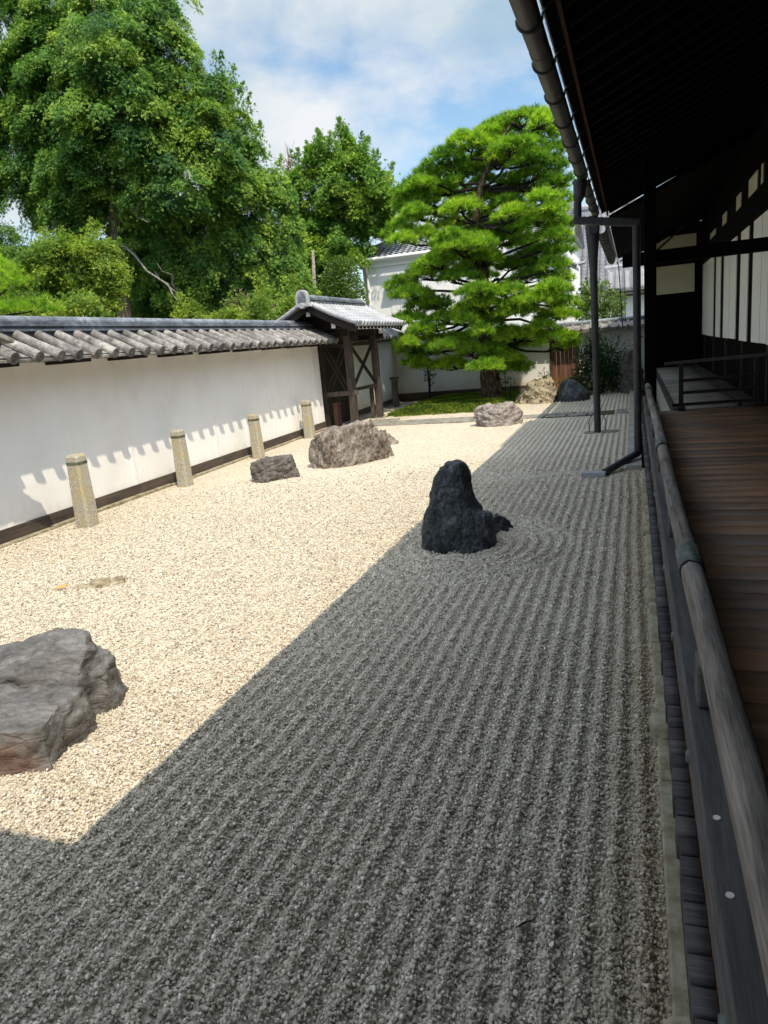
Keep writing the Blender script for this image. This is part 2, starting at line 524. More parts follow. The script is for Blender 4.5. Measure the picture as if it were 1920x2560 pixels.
def gravel_mat():
    mt, t = new_mat('pale_raked_gravel')
    co = geo_co(t)
    v = t.n('ShaderNodeTexVoronoi', {'Vector': co, 'Scale': 62.0}, feature='F1')
    cell = t.n('ShaderNodeRGBToBW', {0: v.outputs['Color']}).outputs[0]
    v2 = t.n('ShaderNodeTexVoronoi', {'Vector': co, 'Scale': 30.0}, feature='F1')
    cell2 = t.n('ShaderNodeRGBToBW', {0: v2.outputs['Color']}).outputs[0]
    c = t.math('ADD', t.math('MULTIPLY', cell, 0.55), t.math('MULTIPLY', cell2, 0.45))
    big = t.noise(co, 1.3, 5, 0.6)
    c = t.math('ADD', c, t.math('MULTIPLY', t.math('SUBTRACT', big, 0.5), 0.25))
    col = t.ramp(c, [(0.22, (0.32, 0.28, 0.215)), (0.5, (0.505, 0.443, 0.345)), (0.75, (0.62, 0.55, 0.445))])
    # ochre dirt strip by the kerb
    x = t.n('ShaderNodeSeparateXYZ', {0: co}).outputs[0]
    xx = t.math('ADD', x, t.math('MULTIPLY', t.math('SUBTRACT', t.noise(co, 3.0, 5, 0.6), 0.5), 0.35))
    col = t.mix(t.ramp(t.math('ADD', xx, 0.5), [(0.22, 0.0), (0.62, 0.6)]), col, (0.33, 0.26, 0.15))
    h1 = t.math('SUBTRACT', 1.0, v.outputs['Distance'])
    h2 = t.math('SUBTRACT', 1.0, v2.outputs['Distance'])
    h = t.math('ADD', t.math('MULTIPLY', h1, 0.5), t.math('MULTIPLY', h2, 0.8))
    finish(t, col, 0.9, h, 0.9, 0.018, 0.2)
    return mt


M['gravel'] = gravel_mat()


def pebble_mat():
    mt, t = new_mat('mixed_pebbles')
    r = t.n('ShaderNodeObjectInfo').outputs['Random']
    col = t.ramp(r, [(0.0, (0.15, 0.135, 0.11)), (0.13, (0.39, 0.345, 0.27)), (0.6, (0.515, 0.453, 0.355)), (0.92, (0.68, 0.61, 0.50)), (1.0, (0.82, 0.77, 0.68))])
    co = geo_co(t)
    x = t.n('ShaderNodeSeparateXYZ', {0: co}).outputs[0]
    xx = t.math('ADD', x, t.math('MULTIPLY', t.math('SUBTRACT', t.noise(co, 3.0, 5, 0.6), 0.5), 0.35))
    col = t.mix(t.ramp(t.math('ADD', xx, 0.5), [(0.22, 0.0), (0.62, 0.55)]), col, (0.36, 0.27, 0.15))
    finish(t, col, 0.85, t.noise(co, 220, 3, 0.6), 0.2, 0.002, 0.25)
    return mt


M['pebble'] = pebble_mat()


# ---------------------------------------------------------------- ground
ROCK_C = (-1.72, 7.05)


def wall_x(y):
    return -7.86 - 0.03 * (y - 7.0)


def sstep(a, b, x):
    t_ = np.clip((x - a) / (b - a), 0, 1)
    return t_ * t_ * (3 - 2 * t_)


def hnoise(x, y, s):
    """cheap smooth pseudo noise from summed sines"""
    return (np.sin(x * 1.7 * s + 1.3) * np.cos(y * 1.3 * s + 0.7) + np.sin(x * 0.9 * s - y * 1.9 * s + 2.1)
            + 0.6 * np.sin(x * 3.7 * s + y * 2.9 * s)) / 2.6


def ground_h(x, y):
    x = np.asarray(x, float)
    y = np.asarray(y, float)
    P = 0.106
    wob = 0.007 * hnoise(x, y, 1.3)
    dx, dy = (x - ROCK_C[0]), (y - ROCK_C[1])
    rr = np.sqrt((dx / 1.0) ** 2 + (dy / 1.15) ** 2)
    ring = 1.0 - sstep(1.10, 1.18, rr)
    lin = 0.5 + 0.5 * np.cos(2 * math.pi * (x + wob - 0.02) / P)
    rad = 0.5 + 0.5 * np.cos(2 * math.pi * (rr - 0.40) / 0.125)
    rad = np.clip(0.5 + (rad - 0.5) * 1.25, 0.0, 1.15)
    w_ = lin * (1 - ring) + rad * ring
    amp = 0.035 * (0.12 + 0.88 * sstep(-3.0, -2.2, x)) * (0.92 + 0.14 * hnoise(x, y, 0.8))
    # flattened strips: round the outlet, the pole foot, before the barrier
    amp = amp * (1 - 0.85 * np.exp(-((y - 10.75) / 0.35) ** 2))
    amp = amp * (1 - 0.8 * np.exp(-((y - 15.3) / 0.45) ** 2 - ((x + 0.6) / 0.7) ** 2))
    amp = amp * (1 - 0.92 * np.exp(-((y - 18.65) / 0.55) ** 4))
    h = amp * (w_ ** 1.25 - 0.55) + 0.006 * hnoise(x, y, 2.7) + 0.004 * hnoise(x, y, 6.3)
    h = h + 0.02 * np.exp(-((y - 10.62) / 0.10) ** 2) * sstep(-1.3, -0.7, x)
    return h


def moss_h(x, y):
    x = np.asarray(x, float); y = np.asarray(y, float)
    fx = sstep(-7.5, -6.5, x) * (1 - sstep(-4.1, -3.3, x))
    fy = sstep(20.35, 21.5, y)
    return 0.16 * fx * fy


xs = np.unique(np.concatenate([np.linspace(-9.4, -3.2, 90), np.arange(-3.2, 0.102, 0.0118), [0.11]]))
ys = np.concatenate([np.linspace(-9, 0.2, 24), np.arange(0.3, 10.0, 0.035), np.arange(10.0, 26.3, 0.06)])
X, Y = np.meshgrid(xs, ys)
Z = ground_h(X, Y)
nx, ny = len(xs), len(ys)
idx = np.arange(nx * ny).reshape(ny, nx)
F = np.stack([idx[:-1, :-1], idx[:-1, 1:], idx[1:, 1:], idx[1:, :-1]], -1).reshape(-1, 4)
g = npmesh('gravel_court', np.stack([X, Y, Z], -1).reshape(-1, 3), F, M['gravel'], smooth=True)
tag(g, kind='structure')
b = MB()
b.add([(-1500, -1500, -0.09), (1500, -1500, -0.09), (1500, 1500, -0.09), (-1500, 1500, -0.09)], [(0, 1, 2, 3)])
tag(b.build('earth_ground', M['earth']), kind='structure')

# individual pebbles lying on the court (too many to count): one object
peb_col = bpy.data.collections.new('pebble_shapes')
for i in range(6):
    bm = bmesh.new()
    bmesh.ops.create_icosphere(bm, subdivisions=2, radius=0.5)
    sx, sy, sz = 1.0, random.uniform(0.65, 0.95), random.uniform(0.5, 0.75)
    for v in bm.verts:
        q = noise.noise_vector(v.co * 2.2 + Vector((i * 7.1, 0, 0))) * 0.13
        v.co = Vector((v.co.x * sx, v.co.y * sy, v.co.z * sz)) + q
    me = bpy.data.meshes.new('pebble')
    bm.to_mesh(me)
    bm.free()
    me.materials.append(M['pebble'])
    o = bpy.data.objects.new('pebble', me)
    peb_col.objects.link(o)


def pebble_points():
    P, S = [], []
    cell = 0.25
    for cx in np.arange(-7.8, 0.10, cell):
        for cy in np.arange(0.5, 15.0, cell):
            c = np.array([cx + cell / 2, cy + cell / 2, 0.0])
            q = c - CAM_POS
            z_ = q @ C_FWD
            if z_ < 0.3:
                continue
            u = 960 + 1775 * (q @ C_RIGHT) / z_
            v = 1280 + 1775 * (q @ C_DOWN) / z_
            if u < -160 or u > 2080 or v > 2900:
                continue
            d = np.linalg.norm(q)
            s = 0.0118 if d < 4.5 else 0.0118 * (d / 4.5) ** 0.30
            n_ = int(round((1.45 if d < 5 else 1.15) / (s * s) * cell * cell))
            if d > 9:
                n_ = int(n_ * max(0, (13.0 - d) / 4.0))
            if n_ <= 0:
                continue
            px = cx + RNG.random(n_) * cell
            py = cy + RNG.random(n_) * cell
            P.append(np.stack([px, py], -1))
            S.append(s * np.clip(RNG.lognormal(0.0, 0.30, n_), 0.5, 2.1))
    P = np.concatenate(P)
    S = np.concatenate(S)
    k_ = (P[:, 0] < 0.095) & (P[:, 0] > wall_x(P[:, 1]) + 0.14)
    return P[k_], S[k_]


PP, PS = pebble_points()
PZ = ground_h(PP[:, 0], PP[:, 1]) + PS * (RNG.uniform(-0.25, 0.55, len(PS)) + 0.55 * np.clip((5.0 - np.hypot(PP[:, 0], PP[:, 1])) / 2.5, 0, 1) * sstep(-4.5, -2.0, PP[:, 0]))
me = bpy.data.meshes.new('gravel_pebbles')
me.vertices.add(len(PS))
me.vertices.foreach_set('co', np.column_stack([PP, PZ]).astype(np.float32).ravel())
for an, av in (('psize', PS),):
    at = me.attributes.new(an, 'FLOAT', 'POINT')
    at.data.foreach_set('value', av.astype(np.float32))
at = me.attributes.new('prot', 'FLOAT_VECTOR', 'POINT')
rot = np.column_stack([RNG.normal(0, 0.5, len(PS)), RNG.normal(0, 0.5, len(PS)), RNG.uniform(0, 6.28, len(PS))])
at.data.foreach_set('vector', rot.astype(np.float32).ravel())
po = bpy.data.objects.new('gravel_pebbles', me)
COL.objects.link(po)
tag(po, 'loose pale grey pebbles covering the raked court', 'gravel', kind='stuff')
ng = bpy.data.node_groups.new('scatter_pebbles', 'GeometryNodeTree')
ng.interface.new_socket('Geometry', in_out='INPUT', socket_type='NodeSocketGeometry')
ng.interface.new_socket('Geometry', in_out='OUTPUT', socket_type='NodeSocketGeometry')
gi = ng.nodes.new('NodeGroupInput')
go = ng.nodes.new('NodeGroupOutput')
ci = ng.nodes.new('GeometryNodeCollectionInfo')
ci.inputs['Collection'].default_value = peb_col
ci.inputs['Separate Children'].default_value = True
ci.inputs['Reset Children'].default_value = True
ip = ng.nodes.new('GeometryNodeInstanceOnPoints')
ip.inputs['Pick Instance'].default_value = True
a1 = ng.nodes.new('GeometryNodeInputNamedAttribute'); a1.data_type = 'FLOAT'; a1.inputs[0].default_value = 'psize'
a2 = ng.nodes.new('GeometryNodeInputNamedAttribute'); a2.data_type = 'FLOAT_VECTOR'; a2.inputs[0].default_value = 'prot'
e2r = ng.nodes.new('FunctionNodeEulerToRotation')
ng.links.new(gi.outputs[0], ip.inputs['Points'])
ng.links.new(ci.outputs[0], ip.inputs['Instance'])
ng.links.new(a2.outputs['Attribute'], e2r.inputs[0])
ng.links.new(e2r.outputs[0], ip.inputs['Rotation'])
ng.links.new(a1.outputs['Attribute'], ip.inputs['Scale'])
ng.links.new(ip.outputs[0], go.inputs[0])
md = po.modifiers.new('scatter', 'NODES')
md.node_group = ng


# ---------------------------------------------------------------- rocks: stacked superellipse rings, merged, then weathered
def loft(b, levels, n=28, p=2.6):
    """levels: (z, xl, xr, yf, yb)"""
    vs, fs = [], []
    for (z, xl, xr, yf, yb) in levels:
        cx_, cy_ = (xl + xr) / 2, (yf + yb) / 2
        rx, ry = (xr - xl) / 2, (yb - yf) / 2
        for j in range(n):
            th = 2 * math.pi * j / n
            c, s_ = math.cos(th), math.sin(th)
            vs.append((cx_ + rx * math.copysign(abs(c) ** (2 / p), c), cy_ + ry * math.copysign(abs(s_) ** (2 / p), s_), z))
    L = len(levels)
    for i in range(L - 1):
        for j in range(n):
            fs.append((i * n + j, i * n + (j + 1) % n, (i + 1) * n + (j + 1) % n, (i + 1) * n + j))
    fs.append(tuple(range(n))[::-1])
    fs.append(tuple((L - 1) * n + j for j in range(n)))
    b.add(vs, fs)


def hull(b, pts):
    bm = bmesh.new()
    for p in pts:
        bm.verts.new(p)
    r = bmesh.ops.convex_hull(bm, input=bm.verts)
    bmesh.ops.delete(bm, geom=[v for v in bm.verts if not v.link_faces], context='VERTS')
    bm.verts.index_update()
    b.add([v.co[:] for v in bm.verts], [tuple(v.index for v in f.verts) for f in bm.faces])
    bm.free()


def rock(name, b, mat, label, voxel, amp, freq, seed=0, stretch=(1, 1, 1), cat='rock', relax=6, group=None, pit=0.0, fine=1.0):
    xs_ = [v[0] for v in b.v]; ys_ = [v[1] for v in b.v]
    loc = Vector(((min(xs_) + max(xs_)) / 2, (min(ys_) + max(ys_)) / 2, 0))
    me = bpy.data.meshes.new(name)
    me.from_pydata([(p[0] - loc.x, p[1] - loc.y, p[2]) for p in b.v], [], b.f)
    bm = bmesh.new(); bm.from_mesh(me); bmesh.ops.recalc_face_normals(bm, faces=bm.faces); bm.to_mesh(me); bm.free()
    tmp = bpy.data.objects.new(name + '_blank', me)
    COL.objects.link(tmp)
    md = tmp.modifiers.new('r', 'REMESH')
    md.mode = 'VOXEL'
    md.voxel_size = voxel
    sm = tmp.modifiers.new('s', 'SMOOTH')
    sm.factor = 0.5
    sm.iterations = relax
    dg = bpy.context.evaluated_depsgraph_get()
    out = bpy.data.meshes.new_from_object(tmp.evaluated_get(dg))
    bpy.data.objects.remove(tmp)
    bpy.data.meshes.remove(me)
    S = Vector((seed * 3.7, seed * 1.3, seed * 2.1))
    st = Vector(stretch)
    co = [v.co.copy() for v in out.vertices]
    nr = [v.normal.copy() for v in out.vertices]
    new = np.empty((len(co), 3), np.float32)
    for i, (c, n_) in enumerate(zip(co, nr)):
        q = Vector((c.x * st.x, c.y * st.y, c.z * st.z)) * freq + S
        w1 = noise.noise_vector(q * 0.6) * 0.7
        a = noise.fractal(q + w1, 1.0, 2.1, 3)
        r = 1.0 - abs(noise.noise(q * 1.4 + w1))
        # chipped facets from nearest-cell distances
        d1 = noise.voronoi(q * 0.9 + w1)[0]
        fac = d1[1] - d1[0]
        a2 = noise.fractal(q * 3.1 + w1 * 2, 1.0, 2.1, 4)
        r2 = 1.0 - abs(noise.noise(q * 4.3 - w1))
        e = 0.55 * a + 0.45 * (r - 0.75) + 0.85 * (min(fac, 0.45) - 0.25) + fine * 0.34 * a2 - fine * 0.30 * max(0.0, r2 - 0.86) / 0.14
        if pit:
            dd = noise.voronoi(q * 2.2 + w1)[0]
            e -= pit * max(0.0, 0.42 - dd[0]) * 2.5
        new[i] = c + n_ * amp * e
    out.vertices.foreach_set('co', new.ravel())
    out.materials.clear()
    out.shade_smooth()
    out.update()
    o = link(name, out, mat)
    o.location = loc
    tag(o, label, cat, group)
    return o


# big foreground boulder at the left edge
b = MB()
hull(b, [(-4.6, 2.95, -0.1), (-3.22, 2.95, -0.1), (-3.2, 3.55, -0.1), (-3.5, 3.85, -0.1), (-4.6, 3.8, -0.1),
         (-3.38, 3.42, 0.50), (-3.55, 3.45, 0.485), (-4.05, 3.35, 0.33), (-4.6, 3.3, 0.24), (-3.27, 3.30, 0.44), (-3.22, 3.12, 0.27),
         (-3.6, 3.0, 0.34), (-4.4, 3.0, 0.25)])
hull(b, [(-3.3, 2.52, -0.1), (-3.02, 2.62, -0.1), (-3.06, 2.74, -0.1), (-4.6, 2.35, -0.1), (-4.6, 3.1, -0.1), (-3.1, 2.95, -0.1),
         (-3.08, 2.68, 0.235), (-3.32, 2.56, 0.245), (-4.6, 2.42, 0.25), (-4.6, 3.05, 0.27), (-3.13, 2.86, 0.255), (-3.2, 3.1, 0.26)])
hull(b, [(-3.14, 2.84, -0.1), (-3.05, 2.9, -0.1), (-3.09, 3.12, -0.1), (-3.4, 3.1, -0.1), (-3.12, 2.9, 0.20), (-3.16, 3.1, 0.27), (-3.3, 3.0, 0.28), (-3.1, 3.05, 0.16)])
hull(b, [(-3.15, 3.2, -0.1), (-3.12, 3.4, -0.1), (-3.25, 3.62, -0.1), (-3.5, 3.6, -0.1), (-3.16, 3.3, 0.22), (-3.22, 3.45, 0.34), (-3.4, 3.5, 0.36), (-3.3, 3.25, 0.33)])
hull(b, [(-3.72, 2.78, 0.2), (-4.5, 2.6, 0.2), (-3.72, 3.1, 0.2), (-4.5, 3.1, 0.2), (-3.78, 2.9, 0.34), (-4.1, 2.8, 0.37), (-4.4, 3.0, 0.34), (-3.8, 3.1, 0.36)])
rock('boulder', b, M['rock_grey'], 'wide stepped grey boulder in the foreground with rust brown foot', 0.013, 0.038, 3.0, 3, (1, 1, 1.8), 'rock', 4, fine=0.7)

# dark standing stone
b = MB()
lv0 = [(-0.12, -2.12, -1.32, 6.72, 7.32), (0.0, -2.10, -1.335, 6.72, 7.32), (0.16, -2.07, -1.40, 6.74, 7.30), (0.30, -2.03, -1.58, 6.79, 7.28),
      (0.48, -1.98, -1.66, 6.83, 7.26), (0.64, -1.93, -1.66, 6.86, 7.24), (0.76, -1.88, -1.655, 6.88, 7.22), (0.845, -1.80, -1.67, 6.92, 7.18), (0.875, -1.75, -1.69, 6.97, 7.13)]
lv = [(-0.12, -2.14, -1.36, 6.70, 7.34), (0.0, -2.12, -1.38, 6.70, 7.34), (0.20, -2.10, -1.42, 6.72, 7.32), (0.36, -2.06, -1.48, 6.76, 7.30),
      (0.46, -2.04, -1.545, 6.80, 7.28), (0.60, -2.01, -1.58, 6.83, 7.26), (0.74, -1.97, -1.615, 6.86, 7.24), (0.83, -1.91, -1.63, 6.90, 7.20), (0.885, -1.84, -1.645, 6.95, 7.15)]
loft(b, lv, 26, 3.2)
hull(b, [(-1.7, 6.76, -0.1), (-1.34, 6.86, -0.1), (-1.32, 7.08, -0.1), (-1.7, 7.25, -0.1), (-1.41, 6.86, 0.33), (-1.38, 7.0, 0.36), (-1.52, 6.84, 0.42), (-1.7, 7.1, 0.42)])
rock('standing_stone', b, M['rock_dark'], 'tall black upright stone standing where sun and shade meet', 0.013, 0.040, 4.0, 11, (1, 1, 0.7), 'rock', 2, fine=1.0)
b = MB()
hull(b, [(-1.56, 7.42, -0.06), (-1.30, 7.55, -0.06), (-1.28, 7.78, -0.06), (-1.55, 7.85, -0.06), (-1.50, 7.52, 0.16), (-1.40, 7.6, 0.19), (-1.31, 7.68, 0.10), (-1.50, 7.72, 0.18)])
rock('stone', b, M['rock_dark'], 'small dark rounded stone tucked behind the black upright stone', 0.014, 0.03, 8, 5, (1, 1, 1), 'rock', 3)

# long brown layered rock
b = MB()
hull(b, [(-5.70, 11.95, -0.1), (-5.35, 11.85, -0.1), (-4.9, 12.1, -0.1), (-4.62, 12.75, -0.1), (-4.8, 13.2, -0.1), (-5.7, 13.1, -0.1),
         (-5.80, 12.15, 0.46), (-5.55, 12.1, 0.62), (-5.0, 12.35, 0.70), (-4.72, 12.7, 0.72), (-4.64, 12.85, 0.60), (-5.6, 12.9, 0.66), (-4.8, 13.0, 0.74), (-4.56, 12.8, 0.28), (-5.35, 11.97, 0.42)])
hull(b, [(-4.7, 12.6, -0.1), (-4.45, 12.9, -0.1), (-4.5, 13.3, -0.1), (-4.8, 13.3, -0.1), (-4.52, 12.9, 0.34), (-4.6, 13.1, 0.5), (-4.8, 13.1, 0.55), (-4.6, 12.75, 0.42)])
rock('boulder', b, M['rock_brown'], 'long brown layered boulder in the sun in front of the gate', 0.018, 0.085, 2.7, 21, (2.0, 1, 0.8), 'rock', 3)
b = MB()
hull(b, [(-6.30, 10.75, -0.08), (-6.0, 10.65, -0.08), (-5.58, 11.2, -0.08), (-5.75, 11.5, -0.08), (-6.3, 11.3, -0.08),
         (-6.40, 10.9, 0.33), (-6.05, 10.85, 0.35), (-5.72, 11.15, 0.36), (-5.8, 11.4, 0.38), (-6.3, 11.3, 0.37)])
rock('boulder', b, M['rock_brown_dark'], 'squat dark brown boulder left of the long brown one', 0.015, 0.06, 4.0, 31, (1, 1, 1.2), 'rock', 3)
b = MB()
hull(b, [(-5.35, 14.3, -0.06), (-4.82, 14.75, -0.06), (-4.9, 15.1, -0.06), (-5.5, 15.2, -0.06), (-5.25, 14.7, 0.24), (-5.1, 14.8, 0.25), (-5.3, 15.0, 0.24), (-4.98, 14.85, 0.12)])
rock('stone', b, M['rock_brown'], 'low flat brown stone behind the long brown boulder', 0.022, 0.04, 3.5, 9, (1, 1, 1.5), 'rock', 3)
b = MB()
hull(b, [(-3.66, 17.25, -0.08), (-3.3, 16.9, -0.08), (-2.85, 16.95, -0.08), (-2.52, 17.4, -0.08), (-2.75, 17.8, -0.08), (-3.6, 17.8, -0.08),
         (-3.70, 17.25, 0.40), (-3.45, 17.15, 0.47), (-3.05, 17.25, 0.55), (-2.8, 17.4, 0.50), (-2.58, 17.5, 0.30), (-3.5, 17.6, 0.48), (-2.8, 17.6, 0.5), (-3.0, 17.0, 0.30)])
rock('boulder', b, M['rock_pink'], 'pinkish grey rugged boulder on the gravel before the pine trunk', 0.018, 0.08, 3.2, 41, (1, 1, 1.3), 'rock', 3)
# pitted rock and its dark neighbour by the back wall
b = MB()
hull(b, [(-3.55, 22.6, -0.08), (-2.9, 22.0, -0.08), (-2.25, 22.05, -0.08), (-2.2, 23.2, -0.08), (-3.4, 23.4, -0.08),
         (-3.3, 22.7, 0.30), (-3.0, 22.5, 0.62), (-2.3, 22.4, 0.66), (-2.5, 23.0, 0.74), (-3.0, 23.0, 0.66), (-3.5, 22.8, 0.2)])
rock('rock', b, M['rock_pale'], 'pale pitted craggy rock in the sun below the brown door', 0.03, 0.13, 3.6, 51, (1, 1, 1), 'rock', 2, None, 0.5)
b = MB()
loft(b, [(-0.1, -2.28, -1.25, 22.1, 23.3), (0.2, -2.26, -1.28, 22.15, 23.3), (0.40, -2.18, -1.46, 22.3, 23.2), (0.55, -2.10, -1.62, 22.4, 23.1), (0.61, -1.98, -1.78, 22.5, 22.9)], 22, 2.4)
rock('rock', b, M['rock_dark'], 'smooth rounded dark rock in shade beside the pale pitted rock', 0.035, 0.05, 2.5, 61, (1, 1, 1), 'rock', 4)
b = MB()
loft(b, [(-0.1, -0.42, 0.35, 23.9, 24.7), (0.7, -0.40, 0.3, 24.0, 24.6), (1.1, -0.32, 0.2, 24.05, 24.55), (1.3, -0.25, 0.1, 24.1, 24.4)], 20, 2.6)
rock('rock', b, M['rock_brown_dark'], 'dark brown rock in deep shade right of the leafy shrub', 0.04, 0.13, 2.2, 71, (1, 1, 0.8), 'rock', 3)

# stones and leaf litter sunk into the court
p0 = atY(200, 1475, 5.40)
b = MB()
for (dx_, dy_, r_, h_) in ((0.04, 0.03, .13, .035), (0.16, 0.09, .14, .06), (0.26, 0.15, .12, .065), (0.33, 0.19, .09, .075)):
    loft(b, [(-0.03, -5.3 + dx_ - r_, -5.3 + dx_ + r_, 5.4 + dy_ - r_ * .7, 5.4 + dy_ + r_ * .7), (h_, -5.3 + dx_ - r_ * .6, -5.3 + dx_ + r_ * .6, 5.4 + dy_ - r_ * .4, 5.4 + dy_ + r_ * .4)], 12)
rock('stone', b, M['rock_pale'], 'small buried brown stone barely showing in the sunlit gravel', 0.014, 0.03, 9, 15, (1, 1, 1), 'rock', 2)
b = MB()
b.add([(-5.52, 5.28, .02), (-5.45, 5.31, .03), (-5.41, 5.37, .045), (-5.46, 5.37, .05), (-5.50, 5.34, .03)], [(0, 1, 2, 3, 4)])
mt, t_ = new_mat('orange_dead_leaf')
finish(t_, t_.ramp(t_.noise(geo_co(t_), 20, 3), [(0.3, (0.42, 0.17, 0.03)), (0.7, (0.62, 0.34, 0.08))]), 0.7)
lf = b.build('fallen_leaf', mt)
sf = lf.modifiers.new('thick', 'SOLIDIFY'); sf.thickness = 0.004
tag(lf, 'curled orange dead leaf on sunlit gravel by the buried stone', 'leaf')
M['leaf_orange'] = mt

# ---------------------------------------------------------------- roof-tile surface with wavy columns and stepped rows
def tile_slope(name, o, along, length, up, run, pitch, row, amp, mat, parent=None, sag=0.0, step=0.02, back=0.06):
    o, along, up = np.array(o, float), np.array(along, float), np.array(up, float)
    along /= np.linalg.norm(along)
    up /= np.linalg.norm(up)
    nrm = np.cross(along, up)
    if nrm[2] < 0:
        nrm = -nrm
    nc = max(2, int(round(length / pitch)))
    nr_ = max(2, int(round(run / row)))
    a = np.linspace(0, nc, nc * 8 + 1)
    ph = a % 1.0
    prof = np.where(ph < 0.36, np.sin(ph / 0.36 * math.pi) * 1.0, -0.35 * np.sin((ph - 0.36) / 0.64 * math.pi))
    S, Hh = [], []
    for i in range(nr_):
        S += [i * run / nr_, (i + 1) * run / nr_ - 1e-3]
        Hh += [step, 0.0]
    S, Hh = np.array(S), np.array(Hh)
    A, SS = np.meshgrid(a / nc * length, S)
    PR = np.tile(prof, (len(S), 1)) * amp + Hh[:, None] - sag * 4 * (SS / run) * (1 - SS / run)
    V = o + A[..., None] * along + SS[..., None] * up + PR[..., None] * nrm
    ny_, nx_ = A.shape
    ix = np.arange(nx_ * ny_).reshape(ny_, nx_)
    F_ = np.stack([ix[:-1, :-1], ix[:-1, 1:], ix[1:, 1:], ix[1:, :-1]], -1).reshape(-1, 4)
    V = V.reshape(-1, 3)
    # underside sheet and eave edge give the roof a real thickness
    base = len(V)
    U = (o + np.outer([0, 1, 1, 0], along) * length + np.outer([0, 0, 1, 1], up) * run) - nrm * back
    V = np.vstack([V, U])
    F_ = np.vstack([F_, [[base, base + 3, base + 2, base + 1]]])
    e = ix[0]
    ee = np.stack([o + a_ / nc * length * along - nrm * back for a_ in a])
    b2 = len(V)
    V = np.vstack([V, ee])
    k2 = np.arange(len(a) - 1)
    F_ = np.vstack([F_, np.stack([b2 + k2, b2 + k2 + 1, e[1:], e[:-1]], -1)])
    return npmesh(name, V, F_, mat, parent)


# ---------------------------------------------------------------- left boundary wall
def wquad(b, y0, y1, d0, d1, z0, z1):
    x0, x1 = wall_x(y0), wall_x(y1)
    b.add([(x0 + d0, y0, z0), (x0 + d1, y0, z0), (x1 + d1, y1, z0), (x1 + d0, y1, z0),
           (x0 + d0, y0, z1), (x0 + d1, y0, z1), (x1 + d1, y1, z1), (x1 + d0, y1, z1)],
          [(0, 3, 2, 1), (4, 5, 6, 7), (0, 1, 5, 4), (1, 2, 6, 5), (2, 3, 7, 6), (3, 0, 4, 7)])


